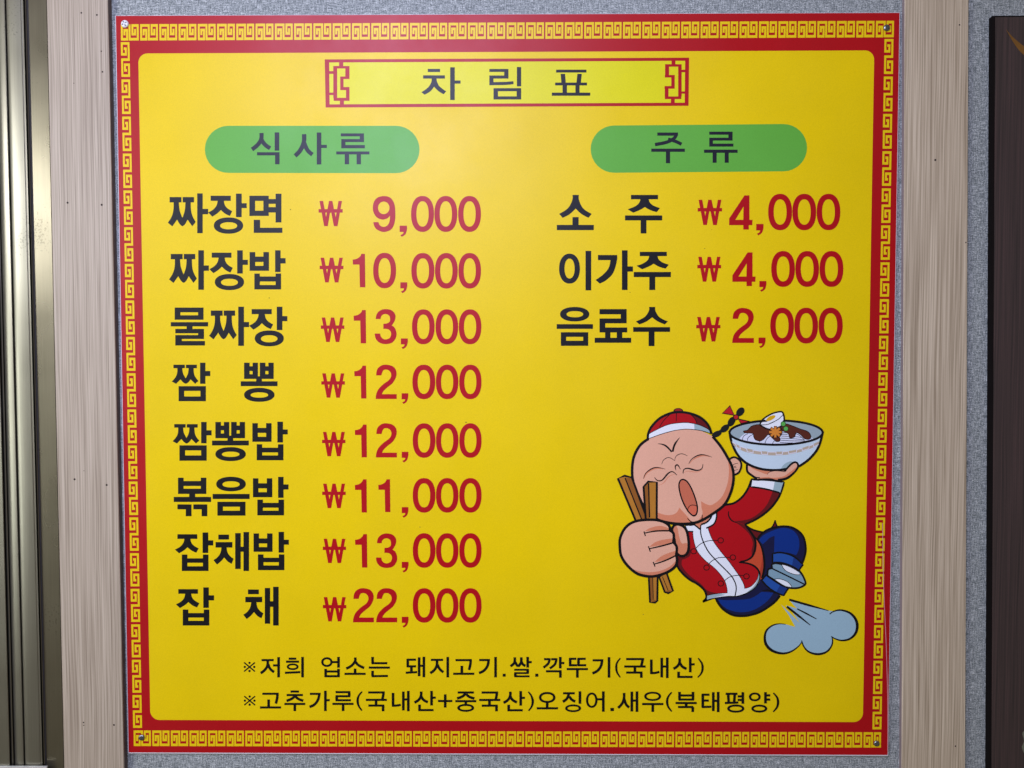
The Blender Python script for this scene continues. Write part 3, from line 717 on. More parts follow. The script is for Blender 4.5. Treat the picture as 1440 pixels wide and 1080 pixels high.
Cv(k,[(1194,85),(1193,118),(1178,146),(1146,168)]); Cv(k,[(1197,122),(1215,150),(1248,168)]); Vv(k,1277,80,195); H(k,1280,133,1312); Vv(k,1186,190,235); H(k,1177,231,1295)
k.line(NI,[(1338,85),(1366,123),(1373,162),(1364,200),(1335,235)],18,taper=(.55,.55))
k.at((789.4,915.3,9)); k2 = k; gi(k)
done(k, "footnote_word")
k = Ink((335,915,9)); ref_mark(k, 2, 426); k.cut('reference_mark'); go(k,211,426)
H(k,663,516,770); H(k,613,560,820); Cv(k,[(718,560),(690,600),(612,634)]); Cv(k,[(722,572),(760,608),(825,632)]); H(k,585,673,850); Vv(k,717,673,763)
H(k,908,545,1042); Cv(k,[(1029,535),(1010,620),(965,680),(903,710)]); Vv(k,1104,505,763); H(k,1104,625,1160)
H(k,1232,523,1420); Vv(k,1405,523,575); H(k,1232,575,1420); Vv(k,1247,575,626); H(k,1232,626,1427); H(k,1192,672,1460); Vv(k,1328,672,763)
k.at((480,915,9)); k.line(NI,[(265,515),(218,575),(207,640),(222,700),(262,757)],31,taper=(.55,.55))
guk(k); nae(k); san(k); H(k,1223,635,1405); Vv(k,1315,550,718)
k.at((630,915,9)); H(k,122,527,328); Cv(k,[(220,527),(190,572),(115,603)]); Cv(k,[(230,548),(270,582),(334,603)]); H(k,92,637,358); Vv(k,225,637,680); Oo(k,224,722,107,50,33,26)
k.at((639.4,915.1,9)); guk(k,1.0*0); k.at((605.3,915.2,9)); san(k)
k.at((630,915,9)); k.line(NI,[(1015,517),(1055,572),(1072,637),(1060,700),(1018,760)],31,taper=(.55,.55))
Oo(k,1255,590,105,70,32,27); Vv(k,1255,655,725); H(k,1122,727,1392)
k.at((740,910,5.54)); H(k,287,358,378); Cv(k,[(332,358),(318,397),(285,425)]); Cv(k,[(335,383),(355,408),(382,422)]); Vv(k,418,343,440); Oo(k,365,475,62,30,19,15)
Oo(k,510,412,45,60,18,16); H(k,550,405,598); Vv(k,600,343,502); k.rect(NI,655,472,683,497)
Cv(k,[(762,355),(760,402),(745,440),(715,472)]); Cv(k,[(763,402),(778,445),(802,468)]); Vv(k,822,345,500); Vv(k,862,343,503); H(k,822,415,862)
Oo(k,984,382,66,36,19,15); H(k,902,442,1068); Vv(k,985,442,503); k.line(NI,[(1133,350),(1104,388),(1097,425),(1105,462),(1133,500)],19,taper=(.55,.55))
k.at((850,960,5.54)); Vv(k,584,70,132); Vv(k,689,70,132); H(k,584,98,690); H(k,577,130,697); H(k,553,157,718); Vv(k,636,157,187); H(k,572,188,690); Vv(k,687,188,227)
Vv(k,765,88,192); H(k,757,92,817); H(k,765,138,812); H(k,757,188,832,186); Vv(k,847,72,220); Vv(k,885,70,228); H(k,847,140,885)
H(k,943,85,1035); Vv(k,963,88,155,967); Vv(k,1014,88,155,1009); H(k,937,157,1042,153); H(k,1037,105,1078); H(k,1037,133,1078); Vv(k,1077,72,163); Oo(k,1022,200,67,32,20,16)
Oo(k,1170,109,46,34,18,15); Vv(k,1253,72,160); H(k,1253,97,1290); H(k,1253,130,1290); Oo(k,1205,200,62,31,19,16)
k.line(NI,[(1314,78),(1343,113),(1351,150),(1342,190),(1313,225)],19,taper=(.55,.55))
done(k, "footnote_word")

# ------------------------------------------------------------------ cartoon cook
s = 7.7167
A_, B_, C_, D_, E_, F_, G_ = (860,560,s), (990,560,s), (860,660,s), (980,660,s), (860,760,s), (980,760,s), (1060,820,s)
SK = (236,178,146); SH = (220,136,100); RD = (182,14,26); DR = (104,22,26); WH = (240,243,246); GY = (160,184,186)
NV = (24,26,62); BL = (12,50,128); CU = (36,82,158); OR = (206,80,48)
k = Ink(); cartoon = Ink(); cartoon.oval(YEL, 1000, 700, 1.0, 1.0, n=8); cartoon = cartoon.build("cartoon_cook", board)
def part(k, name): return k.build(name, cartoon)

k = Ink(G_, None)   # dust puff
k.fill((158,190,200), smooth([(378,172,1),(600,235),(812,298,1),(870,302),(945,292),(1040,322),(1102,388),(1122,465),(1102,545),(1042,603),(960,622),(890,606),(845,585,1),(853,645),(828,705),(775,752),(690,770),(600,747),(545,692),(518,632,1),(478,690),(400,743),(310,762),(205,735),(137,672),(118,590),(138,512),(200,460),(270,441),(340,446),(450,476,1),(385,355,1),(296,232,1),(400,332,1),(498,432,1),(425,325,1),(348,240,1),(470,275,1),(430,235,1)], True, 5))
k.line(BLACK,[(822,336),(870,304),(945,292),(1040,322),(1102,388),(1122,465),(1102,545),(1042,603),(960,622),(890,606),(838,577)],22,taper=(.35,.35))
k.line(BLACK,[(848,585),(853,645),(828,705),(775,752),(690,770),(600,747),(545,692),(518,622)],17,taper=(.5,.5))
k.line(BLACK,[(518,640),(478,690),(400,743),(310,762),(205,735),(137,672),(118,590),(138,512),(200,460),(270,441),(345,446)],22,taper=(.3,.2))
k.line(BLACK,[(383,178),(600,240),(810,298)],17,taper=(1,.3),sm=False); k.line(BLACK,[(358,254),(480,350),(612,455)],17,taper=(1,.35),sm=False); k.line(BLACK,[(470,278),(575,332),(680,388)],12,taper=(.8,.5),sm=False)
part(k,"dust_puff")

k = Ink(D_, None)   # coat tail and trousers
tail = [(520,598,1),(600,650),(720,683,1),(790,648),(825,610),(848,552,1),(862,600),(885,632,1),(850,700),(700,800),(610,720)]
k.fill(DR, smooth(tail, True)); k.line(BLACK, [(520,598),(600,652),(720,683)], 14); k.line(BLACK, [(790,648),(825,610),(848,552)], 10); k.line(BLACK, [(848,552),(862,600),(885,632)], 10)
pants = [(655,760,1),(700,700),(790,645),(930,618),(1050,638),(1148,720),(1180,850),(1165,955),(1135,1030,1),(1060,1200,1),(985,1300,1),(900,1368,1),(830,1450),(700,1538),(600,1575),(500,1590),(390,1580),(290,1522),(232,1452),(205,1395,1),(420,1370,1),(620,1290),(690,1180,1),(720,1000),(705,860)]
k.fill(NV, smooth(pants, True)); k.line(BLACK, smooth(pants[:9], False, 6), 16, sm=False); k.line(BLACK, smooth(pants[11:20], False, 6), 18, sm=False)
k.fill(BL, smooth([(672,765,1),(735,705),(860,650),(950,634),(1040,662),(1100,740),(1108,850),(1075,930,1),(960,900),(836,902,1),(842,722,1),(790,742),(745,785),(712,812,1)], True))
k.fill(BL, smooth([(232,1412,1),(330,1418),(500,1412),(600,1392),(700,1328,1),(830,1338,1),(760,1430),(650,1508),(540,1545),(430,1545),(330,1515),(262,1462)], True))
k.line(BLACK,[(700,1322),(770,1310),(850,1340)],12,taper=(.3,1))
part(k,"trousers")
k = Ink(D_, None)
c1 = [(820,915,1),(920,903),(1050,945),(1150,1035,1),(1105,1095,1),(1010,1042),(910,1012),(820,1012,1)]
k.fill(CU, smooth(c1, True)); k.fill((26,56,122), smooth([(1050,948,1),(1100,990),(1148,1035,1),(1105,1092,1),(1030,1048,1)], True)); k.line(BLACK, smooth(c1, True), 13, closed=True, sm=False)
k.at(F_)
c2 = [(750,375,1),(830,430),(920,485),(995,512,1),(940,597,1),(850,560),(765,500),(702,430,1)]
k.fill(CU, smooth(c2, True)); k.fill((26,56,122), smooth([(905,478,1),(995,512,1),(940,595,1),(860,560,1)], True)); k.line(BLACK, smooth(c2, True), 13, closed=True, sm=False)
part(k,"trouser_cuffs")
k = Ink(F_, None)
sh = [(765,355),(775,312),(812,298),(812,262),(850,246),(930,262),(1020,308),(1110,328,1),(1150,385),(1178,460),(1155,492),(1090,515),(1000,513),(920,482),(840,430),(770,385)]
k.fill((132,164,176), smooth(sh, True)); k.line(BLACK, smooth(sh, True), 15, closed=True, sm=False)
k.fill(WH, smooth([(918,262,1),(985,280),(1075,325),(1122,370,1),(1050,366),(960,325)], True)); k.fill(WH, smooth([(845,420,1),(905,420),(985,450),(1030,505,1),(960,492),(890,452)], True))
k.line(BLACK,[(918,262),(960,325),(1050,366),(1122,370)],7); k.line(BLACK,[(845,420),(905,418),(985,450),(1030,505)],7); k.line(BLACK,[(808,300),(990,388),(1168,476)],11,sm=False)
part(k,"shoes")

k = Ink(D_, None)   # jacket
jk = [(215,430,1),(300,388),(400,366),(490,300),(555,205),(590,108,1),(945,140,1),(905,262),(860,345),(780,440),(660,530),(522,597,1),(590,690),(632,770),(630,870),(600,945),(540,988),(458,1005,1),(560,1020),(640,1062),(682,1130),(668,1200),(620,1285),(520,1347),(410,1374),(300,1375),(200,1388),(62,1435,1),(100,1395),(95,1340),(62,1290),(0,1240),(-80,1195),(-150,1135),(-205,1065),(-222,1000),(-215,900),(-100,880),(-100,700),(-121,600,1),(-20,590),(150,480)]
k.fill(RD, smooth(jk, True, 5)); jl = smooth(jk, True, 5)
k.fill(DR, smooth([(905,262,1),(860,345),(780,440),(660,530),(522,597,1),(400,560,1),(560,540),(680,468),(762,375),(822,235,1)], True))
k.fill(DR, smooth([(522,600,1),(590,690),(632,770),(630,870),(598,950,1),(592,880),(606,800),(570,710),(500,635),(400,562,1)], True))
k.fill(DR, smooth([(0,1240,1),(-80,1195),(-150,1135),(-205,1065),(-222,1000,1),(-222,950,1),(-120,950,1),(-90,900),(-85,800,1),(-70,870),(-80,940),(-160,980,1),(-160,1050),(-80,1150),(40,1240),(110,1310),(220,1345,1),(110,1362,1),(62,1290)], True))
part_line = smooth(jk, True, 5)
k.line(BLACK, part_line, 17, closed=True, sm=False)
k.fill(OR, smooth([(638,738,1),(690,820),(722,930),(730,1060),(705,1180),(688,1190,1),(670,1110),(640,1055),(560,1020),(480,1012,1),(560,985),(612,930),(636,850)], True))
k.fill((176,62,40), smooth([(716,905,1),(730,1060),(705,1180),(688,1190,1),(680,1120),(700,1020)], True))
k.line(BLACK,[(625,730),(690,820),(722,930),(730,1060),(705,1180)],16,taper=(.5,1))
k.line(BLACK,[(345,455),(343,500),(375,552),(440,582)],11,taper=(.6,.4)); k.line(BLACK,[(520,598),(590,690),(632,770),(630,870),(600,945),(540,988),(458,1005)],17,taper=(.5,.4)); k.line(BLACK,[(458,1005),(560,1020),(640,1062),(682,1130),(668,1200)],13,taper=(.5,.8))
part(k,"red_jacket")
k = Ink(C_, None)
k.fill(SH, [(850,592),(905,602),(955,650),(972,600),(1040,572),(1078,505),(980,545),(880,575)]); k.line(BLACK,[(905,602),(955,648)],9,sm=False)
k.at(D_)
k.fill(WH, smooth([(152,495,1),(213,468,1),(210,530),(180,595),(120,640,1),(170,765),(250,880),(340,990),(400,1072),(470,1172),(510,1252),(516,1292,1),(590,1265),(650,1195),(668,1120,1),(672,1180),(640,1255),(560,1325),(470,1362),(410,1374,1),(425,1272),(390,1180),(330,1110),(220,1000),(130,900),(75,800),(42,700),(45,600,1),(110,560)], True, 5))
k.fill(WH, smooth([(-121,615,1),(-30,605,1),(34,650,1),(42,700),(75,800),(130,900),(220,1000),(330,1110),(390,1180),(425,1272),(412,1374,1),(330,1373),(200,1390),(108,1412,1),(112,1367,1),(220,1347),(328,1340,1),(322,1275),(290,1190),(200,1080),(80,980),(0,880),(-35,770),(-46,680,1),(-96,670,1)], True, 5))
k.fill(GY, smooth([(108,1412,1),(112,1367,1),(220,1350),(310,1362,1),(240,1376)], True)); k.fill(GY, smooth([(535,1335,1),(610,1275),(655,1195),(668,1120,1),(674,1180),(645,1252),(600,1300)], True))
k.line(BLACK,[(42,600),(42,700),(75,800),(130,900),(220,1000),(330,1110),(390,1180),(425,1272),(412,1374)],9)
k.line(BLACK,[(120,640),(170,765),(250,880),(340,990),(400,1072),(470,1172),(510,1252),(516,1292)],7); k.line(BLACK,[(516,1292),(590,1265),(650,1195),(668,1120)],6)
k.line(BLACK,[(-46,680),(-35,770),(0,880),(80,980),(200,1080),(290,1190),(322,1275),(328,1340)],7); k.line(BLACK,[(328,1340),(220,1347),(112,1367)],7)
k.line(BLACK,[(-121,600),(-70,605),(-28,600),(34,650)],12,sm=False); k.line(BLACK,[(-96,672),(-40,675)],10,sm=False); k.line(BLACK,[(213,465),(210,530),(180,595),(100,637)],12); k.line(BLACK,[(45,598),(110,570),(152,520),(155,495)],13)
part(k,"white_placket")
k = Ink(C_, None)
for x, y in ((1183,770),(890,888),(1315,955),(1030,1065),(1463,1160),(1185,1237)): k.ring(BLACK,x-34,y-32,x+34,y+32,x-25,y-23,x+25,y+23)
k.line(BLACK,[(918,852),(970,805),(1050,775),(1150,771)],8); k.line(BLACK,[(1045,1035),(1100,985),(1170,957),(1282,955)],8); k.line(BLACK,[(1222,1212),(1275,1170),(1350,1150),(1432,1152)],8)
part(k,"buttons")
k = Ink(D_, None)
cf = [(593,112,1),(770,117),(945,140,1),(910,258,1),(745,213),(580,188,1)]
k.fill(WH, smooth(cf, True)); k.fill(GY, [(845,124),(945,140),(910,258),(824,232)]); k.line(BLACK, smooth(cf, True), 13, closed=True, sm=False)
part(k,"sleeve_cuff")

k = Ink(B_, None)   # raised hand, bowl
hd = [(468,700,1),(468,790),(515,835),(565,868,1),(570,885,1),(700,880),(810,888),(900,868),(975,805),(1015,745),(1008,702),(960,690,1),(700,640,1)]
k.fill(SK, smooth(hd, True)); k.fill(SH, smooth([(480,720,1),(560,752),(740,785),(690,825),(610,800),(530,765)], True)); k.fill(SH, smooth([(590,862,1),(700,855),(860,858),(940,815),(1005,720,1),(1012,750),(975,805),(900,868),(800,886),(600,882,1)], True))
k.line(BLACK, smooth(hd[:12], False, 6), 17, sm=False); k.line(BLACK,[(545,858),(605,862)],9,sm=False)
part(k,"raised_hand")
k = Ink(B_, None)
bowl = [(275,355,1),(300,480),(365,615),(470,710),(610,765),(760,780),(890,768),(1035,735,1),(1150,650),(1240,530),(1288,360,1),(1100,480),(780,500),(440,470)]
k.fill((204,222,228), smooth(bowl, True)); k.fill(GY, smooth([(832,768,1),(870,715),(930,685),(970,692,1),(900,765,1)], True)); k.line(BLACK, smooth(bowl[:11], False, 6), 19, sm=False)
k.fill((192,174,150), smooth([(300,465,1),(420,530),(600,570),(780,580),(960,565),(1120,520),(1250,465,1),(1238,508,1),(1120,558),(960,602),(780,620),(600,610),(430,576),(320,512,1)], True))
kz = []
topc = [(300,465),(420,530),(600,570),(780,580),(960,565),(1120,520),(1250,465)]; botc = [(318,510),(430,573),(600,608),(780,618),(960,600),(1120,556),(1240,506)]
tc_ = smooth(topc, False, 8); bc_ = smooth(botc, False, 8)
for i in range(14):
    f0 = i/14; f1 = (i+1)/14; src_ = bc_ if i % 2 else tc_
    for f in (f0, f1): 
        q_ = src_[min(int(f*(len(src_)-1)), len(src_)-1)]; o_ = (bc_ if not (i % 2) else tc_)[min(int(f*(len(bc_)-1)), len(bc_)-1)]
        kz.append((q_[0]*.88 + o_[0]*.12, q_[1]*.88 + o_[1]*.12))
for a, b in zip(kz[:-1], kz[1:]): k.line((226,226,236), [a, b], 7, sm=False)
k.oval((158,176,178), 780, 372, 505, 132, 0, 2.0, 64)
k.fill((222,226,238), smooth([(378,442,1),(420,400),(470,370),(600,350),(900,350),(1000,375),(1100,400),(1188,440,1),(1080,472),(900,498),(750,502),(560,488)], True))
for pts in ([(415,450),(430,410),(475,385)],[(470,462),(480,425),(530,390)],[(600,478),(620,430),(665,400)],[(660,490),(680,440),(720,410)],[(740,494),(760,465),(800,440)],[(850,375),(910,372)],[(845,392),(905,392)],[(840,410),(1000,418),(1060,425)],[(830,432),(980,440),(1090,452)],[(830,455),(960,462),(1090,462)],[(820,478),(900,484),(960,482)],[(990,385),(1030,400),(1090,455)],[(1150,430),(1165,445)]): k.line(BLACK, pts, 6)
BR = (92,42,28)
for pts in ([(428,355),(470,345),(520,300),(610,285),(700,320),(745,380),(820,430),(818,465),(780,468),(740,432),(695,395),(650,440),(610,463),(560,452),(538,420),(525,382),(440,375)],
            [(835,320),(880,278),(960,300),(1040,332),(1125,362),(1158,412),(1135,446),(1085,435),(1045,395),(1000,375),(978,420),(930,430),(912,385),(850,352)]):
    k.fill(BR, smooth(pts, True)); k.line(BLACK, smooth(pts, True), 7, closed=True, sm=False)
k.fill((36,24,24), smooth([(700,370),(740,310),(830,310),(850,370),(820,420),(740,425)], True))
eg = [(608,285),(640,225),(740,165),(835,146),(862,180),(868,235),(848,290),(780,325),(700,335),(640,310)]
k.fill(WH, smooth(eg, True)); k.line(BLACK, smooth(eg, True), 11, closed=True, sm=False); k.line(BLACK,[(615,288),(700,280),(800,230),(855,178)],8); k.oval((222,172,24), 722, 216, 56, 22, -28)
st = []
for i in range(16):
    r = 68 if i % 2 == 0 else 34; a = math.pi*2*i/16 + .2; st.append((772 + r*math.cos(a), 365 + r*.92*math.sin(a)))
sp = []
for i in range(8):
    a = math.pi*2*i/8 + math.pi/2
    ca, sa = math.cos(a), math.sin(a); k.line(BR, [(772,367),(772+74*ca,367+66*sa)], 34, sm=False)
for i in range(8):
    a = math.pi*2*i/8 + math.pi/2; ca, sa = math.cos(a), math.sin(a); k.line((222,138,52), [(772,367),(772+66*ca,367+58*sa)], 24, sm=False)
k.oval((222,138,52), 772, 367, 26, 24)
for x, y in ((858,278),(886,330)): k.oval((36,70,36), x, y, 29, 28); k.oval((92,178,78), x, y, 23, 22)
k.line(BLACK, k._ov(780,372,505,132,0,2.0,64), 17, closed=True, sm=False)
# egg stands in front of the far rim
k.fill(WH, smooth([(650,225,1),(740,170),(830,152),(856,182),(862,232,1),(840,262,1),(700,262,1)], True)); k.oval((222,172,24), 722, 216, 56, 22, -28); k.line(BLACK,[(620,262),(645,222),(740,165),(835,146),(862,180),(868,250)],12); k.line(BLACK,[(700,280),(800,230),(855,178)],8)
k.oval((36,70,36), 858, 278, 29, 28); k.oval((92,178,78), 858, 278, 23, 22)
part(k,"noodle_bowl")
k = Ink(B_, None)
th = [(685,825,1),(715,798),(780,787),(870,795,1),(935,722),(980,694),(1012,705),(1013,750),(970,808),(895,862),(800,882),(720,862)]
k.fill(SK, smooth(th, True)); k.fill(SH, smooth([(720,862,1),(850,850),(930,800),(1012,735,1),(970,808),(895,862),(800,884)], True)); k.line(BLACK,[(683,828),(715,798),(780,787),(870,795)],8,taper=(.4,1)); k.line(BLACK,[(870,795),(935,722),(980,694),(1012,707),(1015,750),(972,808),(895,864),(800,884)],15)
part(k,"raised_thumb")

k = Ink(B_, None)   # plait with ribbon
for cx, cy, rx, ry, ro in ((136,388,58,31,-25),(224,327,56,34,-38),(297,252,58,36,-58),(392,147,54,38,-50)): k.oval((26,30,28), cx, cy, rx, ry, ro)
k.line((26,30,28),[(90,405),(225,325),(300,250),(345,200),(392,150)],30)
for tri in ([(198,162),(278,82),(326,184)], [(368,225),(492,252),(400,276)]):
    k.fill((188,26,40), tri); k.line(BLACK, tri, 10, closed=True, sm=False)
k.oval(BLACK, 345, 205, 33, 31); k.oval((188,36,40), 345, 205, 23, 22)
part(k,"plait")
k = Ink(B_, None)
er = [(250,700,1),(285,655),(335,640),(390,680),(402,740),(372,808),(315,830),(290,810,1)]
k.fill(SK, smooth(er, True)); k.line(BLACK, smooth(er, True), 15, closed=True, sm=False)
k.line(BLACK,[(370,708),(330,712),(305,742),(325,780),(370,768)],8,taper=(.5,.5)); k.line(BLACK,[(345,735),(325,745),(350,755)],6)
part(k,"ear")
k = Ink(A_, None)   # head
he = [(400,440,1),(305,515),(240,640),(222,790),(238,920),(290,1055),(360,1190),(470,1300),(620,1350),(800,1362),(950,1335),(1100,1250),(1225,1150),(1295,1010),(1322,870),(1308,750),(1255,640),(1185,525),(1095,415,1),(900,330),(700,330),(520,370)]
k.fill(SK, smooth(he, True, 6))
k.fill(SH, smooth([(1262,690,1),(1272,800),(1252,940),(1190,1075),(1090,1155),(1030,1150),(970,1115,1),(975,1190),(985,1250),(940,1325,1),(1100,1246),(1222,1146),(1292,1010),(1318,870),(1306,760)], True))
k.fill(SH, smooth([(490,1235,1),(600,1267),(690,1250),(735,1185,1),(765,1220),(820,1280),(870,1345,1),(700,1352),(560,1330),(440,1280)], True))
k.line(BLACK, smooth(he[:19], False, 6), 21, sm=False)
k.line(BLACK,[(500,493),(580,512),(652,582)],13,taper=(.2,1)); k.line(BLACK,[(662,580),(685,500),(738,426)],15,taper=(1,.2))
k.line(BLACK,[(543,715),(568,665),(622,643),(683,677)],8,taper=(.6,.6)); k.line(BLACK,[(683,677),(702,625),(758,602),(822,625)],8,taper=(.6,.6))
k.line(SH,[(845,712),(890,660),(975,624),(1060,634)],10,taper=(.3,.3)); k.line(BLACK,[(836,710),(880,650),(972,612),(1087,638)],9,taper=(.4,.3))
k.line(SH,[(350,870),(390,805),(475,762),(560,770)],10,taper=(.3,.3)); k.line(BLACK,[(345,872),(380,802),(470,752),(582,768)],9,taper=(.4,.3))
k.line(SH,[(500,945),(560,920),(620,850),(690,822)],8,taper=(.3,.3)); k.line(SH,[(782,808),(830,790),(920,800),(990,770)],8,taper=(.3,.3))
k.line(BLACK,[(698,782),(690,742),(708,722),(728,738),(745,770)],11,taper=(.3,.3))
k.line(BLACK,[(465,858),(500,893),(550,885),(612,815),(660,796),(708,835)],12,taper=(.4,.4)); k.line(BLACK,[(775,815),(785,772),(830,760),(920,782),(975,765),(990,714)],12,taper=(.5,.4))
mo = [(770,880),(738,905),(730,965),(760,1090),(820,1212),(880,1272),(915,1262),(930,1200),(915,1112),(870,990),(820,905)]
k.fill((206,112,82), smooth(mo, True)); to = [(826,1202),(850,1165),(887,1158),(922,1172),(928,1220),(905,1265),(868,1262),(838,1230)]
k.fill((220,110,80), smooth(to, True)); k.line(BLACK, smooth(to, True), 8, closed=True, sm=False); k.line(BLACK, smooth(mo, True), 11, closed=True, sm=False)
k.line(BLACK,[(822,1300),(862,1338),(930,1350),(975,1315),(982,1262)],12,taper=(.4,.4))
part(k,"head")
k = Ink(A_, None)
hat = [(392,448,1),(398,380),(435,305),(525,215),(640,162),(725,150),(830,160),(950,202),(1040,282),(1082,385,1),(950,330),(800,300),(600,330)]
k.oval(BLACK, 722, 138, 52, 32); k.oval((150,34,34), 722, 134, 40, 22)
k.fill(RD, smooth(hat, True)); k.fill(DR, smooth([(835,165,1),(950,208),(1038,290),(1060,350,1),(930,285,1),(900,215)], True))
k.line(BLACK,[(703,155),(700,250)],8,sm=False); k.line(BLACK,[(645,165),(570,235),(518,315)],8); k.line(BLACK,[(842,165),(900,220),(925,280)],8)
bd = [(398,440,1),(402,392),(470,350),(600,290),(720,268),(830,265),(950,290),(1055,342),(1082,388,1),(1000,358),(900,340),(800,335),(680,350),(550,385),(450,420)]
k.fill(WH, smooth(bd, True)); k.fill(GY, smooth([(895,275,1),(960,294),(1055,342),(1080,386,1),(1000,358),(898,340,1)], True))
k.line(BLACK, smooth(bd, True), 7, closed=True, sm=False); k.line(BLACK, smooth(hat[:10], False, 6), 19, sm=False)
part(k,"skullcap")

CH = (186,124,44); CD = (150,92,36)
k = Ink(C_, None)
s1 = [(68,98),(140,68),(220,88),(385,540),(262,558)]
k.fill(CH, s1); k.fill(CD, [(152,92),(216,92),(370,540),(325,548)]); k.line(BLACK,[(145,92),(328,548)],10,sm=False); k.line(BLACK, s1, 17, closed=True, sm=False); part(k,'chopstick'); k = Ink(C_, None)
s2 = [(346,188),(396,132),(490,138),(488,548),(370,548)]
k.fill(CH, s2); k.fill(CD, [(350,190),(398,140),(410,548),(374,548)]); k.line(BLACK,[(400,148),(411,522)],11,sm=False); k.line(BLACK, s2, 17, closed=True, sm=False)
part(k,"chopstick")
k = Ink(E_, None)
s3 = [(515,395),(596,352),(664,545),(612,570),(576,557)]
k.fill(CH, s3); k.line(BLACK,[(550,390),(612,540)],8,sm=False); k.fill(CD,[(585,550),(612,538),(648,540),(612,562)]); k.line(BLACK, s3, 15, closed=True, sm=False); part(k,'chopstick_tip'); k = Ink(E_, None)
s4 = [(402,392),(498,392),(494,652),(470,672),(416,670)]
k.fill(CH, s4); k.fill(CD, [(408,395),(445,395),(450,640),(418,664)]); k.line(BLACK,[(445,395),(452,640)],8,sm=False); k.fill(CD,[(425,660),(455,640),(488,652),(468,668)]); k.line(BLACK, s4, 15, closed=True, sm=False)
part(k,"chopstick_tip")
k = Ink(C_, None)   # fist
tb = [(655,650),(690,600),(750,603),(805,650),(832,760),(832,870),(800,928),(740,935),(700,890),(680,760)]
k.fill(SK, smooth(tb, True)); k.fill(SH, smooth([(660,650),(690,605),(715,640),(730,720),(760,800),(815,800),(828,870),(795,925),(740,930),(705,880),(690,760)], True)); k.line(BLACK, smooth(tb, True), 20, closed=True, sm=False)
fi = [(88,830),(95,735),(155,625),(260,562),(420,545),(540,560),(618,605),(632,662,1),(672,700),(668,790,1),(705,840),(700,925,1),(708,1000),(680,1060),(600,1115),(480,1155),(380,1157),(270,1125),(170,1040),(105,940)]
k.fill(SK, smooth(fi, True))
k.fill(SH, smooth([(360,668,1),(430,630),(530,612),(622,640,1),(630,662,1),(500,664)], True)); k.fill(SH, smooth([(408,840,1),(480,785),(570,760),(660,748,1),(665,790,1),(540,820)], True)); k.fill(SH, smooth([(465,1005,1),(540,940),(620,905),(700,880,1),(698,928,1),(580,980)], True))
k.fill(SH, smooth([(200,1070,1),(330,1108),(480,1108),(610,1065),(705,980,1),(690,1045),(600,1113),(480,1153),(380,1155),(270,1122)], True))
k.line(BLACK, smooth(fi, True), 21, closed=True, sm=False)
k.line(BLACK,[(352,692),(480,668),(640,665)],12,taper=(.7,1)); k.line(BLACK,[(405,860),(540,830),(672,793)],12,taper=(.7,1)); k.line(BLACK,[(455,1028),(580,988),(702,930)],12,taper=(.7,1))
for a in ([(350,672),(366,722)],[(398,832),(420,892)],[(450,1002),(470,1054)]): k.line(BLACK, a, 9, sm=False)
part(k,"fist")

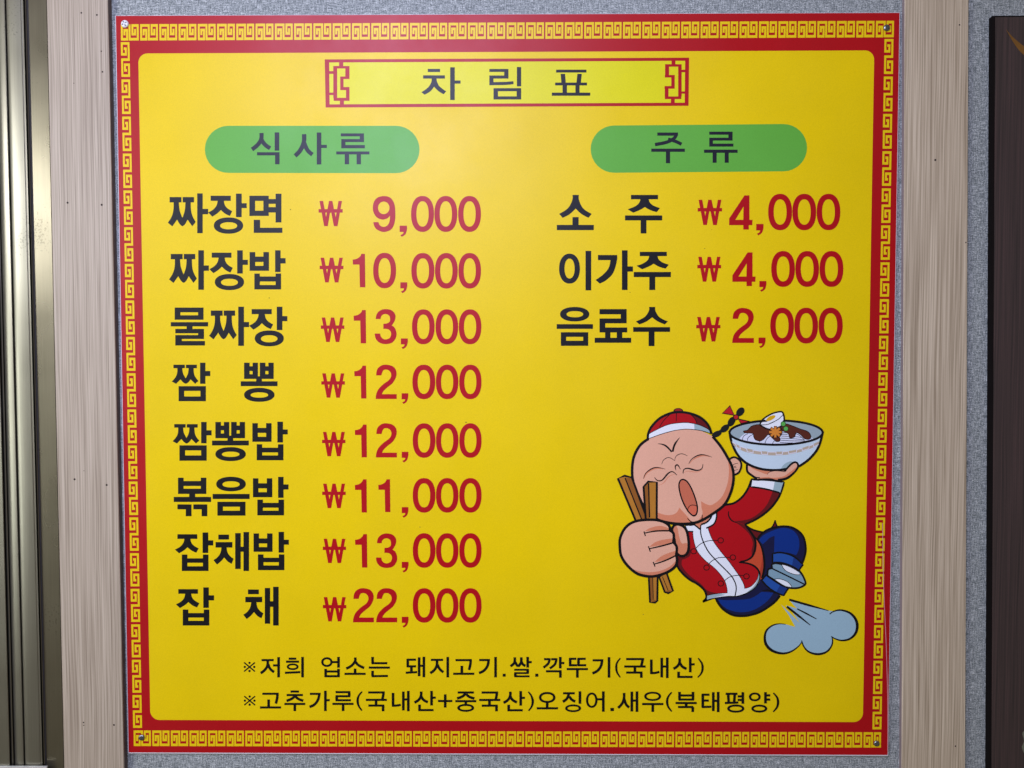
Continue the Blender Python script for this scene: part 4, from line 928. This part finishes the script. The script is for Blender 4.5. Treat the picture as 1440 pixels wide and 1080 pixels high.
# ------------------------------------------------------------------ screws
M_screw_w = simple_mat("white_painted_screw", (250, 250, 250), 0.25, 0.0, 0.02)
M_steel = simple_mat("dull_steel_screw", (150, 152, 154), 0.3, 0.9, 0.1)
M_slot = simple_mat("screw_recess", (48, 48, 52), 0.6)
def screw(px, py, r_px, mat, rot_):
    x, z = on_plane(px, py, 0); r = r_px * 0.000826; y0 = -0.0009
    prof = [(r, 0.0), (r*.97, -r*.12), (r*.85, -r*.28), (r*.6, -r*.38), (r*.3, -r*.42)]
    n = 24; V = []; F = []
    for (pr, py_) in prof:
        for i in range(n): a = 2*math.pi*i/n; V.append((x + pr*math.cos(a), y0 + py_, z + pr*math.sin(a)))
    for j in range(len(prof)-1):
        for i in range(n): F.append((j*n+i, j*n+(i+1) % n, (j+1)*n+(i+1) % n, (j+1)*n+i))
    F.append(tuple((len(prof)-1)*n + i for i in range(n)))
    # rim runs back to the sheet
    b0 = len(V)
    for i in range(n): a = 2*math.pi*i/n; V.append((x + r*math.cos(a), 0.0, z + r*math.sin(a)))
    for i in range(n): F.append((b0+i, b0+(i+1) % n, (i+1) % n, i))
    o = mesh_obj("screw", V, F, [mat], board, None, True)
    V = []; F = []; w = r*0.2; L = r*0.7; yt = y0 - r*.43
    for q_ in range(2):
        a = rot_ + q_*math.pi/2; ux, uz = math.cos(a), math.sin(a); vx, vz = -uz, ux
        b0 = len(V); yy = yt - q_*1e-5
        for (s_, t_) in ((-L, -w*.5), (-L*.4, -w), (L*.4, -w), (L, -w*.5), (L, w*.5), (L*.4, w), (-L*.4, w), (-L, w*.5)):
            V.append((x + ux*s_ + vx*t_, yy + 0.03*r*(abs(s_)/L)**2, z + uz*s_ + vz*t_))
        F.append(tuple(range(b0, b0+8)))
    c = mesh_obj("cross_recess", V, F, [M_slot], board)
    c.parent = o; c.matrix_parent_inverse = Matrix.Identity(4)
    for vv in c.data.vertices: pass
    return o
s0 = screw(176.2, 34.2, 5.3, M_screw_w, 0.5); s0["label"] = "bright white screw head"
screw(1246.4, 39.5, 4.6, M_steel, 0.9)
screw(199.6, 1036.6, 4.4, M_steel, 0.2)
screw(1232.2, 1045.0, 4.2, M_steel, -0.5)

# lifted edge of the laminate film at the lower right
M_film = simple_mat("clear_film_edge", (214, 150, 160), 0.25, 0, 0.1)
pts = [(1239.5, 735), (1239.8, 770), (1240.5, 805), (1242, 850), (1244.3, 900), (1246.2, 960), (1246.8, 1010), (1246.6, 1054)]
sp_ = smooth(pts, False, 6); V = []; F = []; n = 6; rr = 0.00034
for i, (px, py) in enumerate(sp_):
    x, z = on_plane(px, py, 0)
    for j in range(n): a = 2*math.pi*j/n; V.append((x + rr*math.cos(a), -0.0030 + rr*math.sin(a), z))
for i in range(len(sp_)-1):
    for j in range(n): F.append((i*n+j, i*n+(j+1) % n, (i+1)*n+(j+1) % n, (i+1)*n+j))
mesh_obj("film_edge", V, F, [M_film], board, None, True)

# dust specks stuck to the sheet
M_speck = simple_mat("dust_speck_brown", (128, 108, 20), 0.8)
for (px, py, r) in ((408.5, 294.6, .9), (378.6, 419, .9), (655.3, 593.8, 1.2), (590.6, 741.2, .9), (991, 349.5, .7), (886, 411, .8), (904.5, 864, .8), (1001, 323, .6)):
    disc("dust_speck", px, py, -0.0003, r*.75, M_speck, board, 7, 0.8)
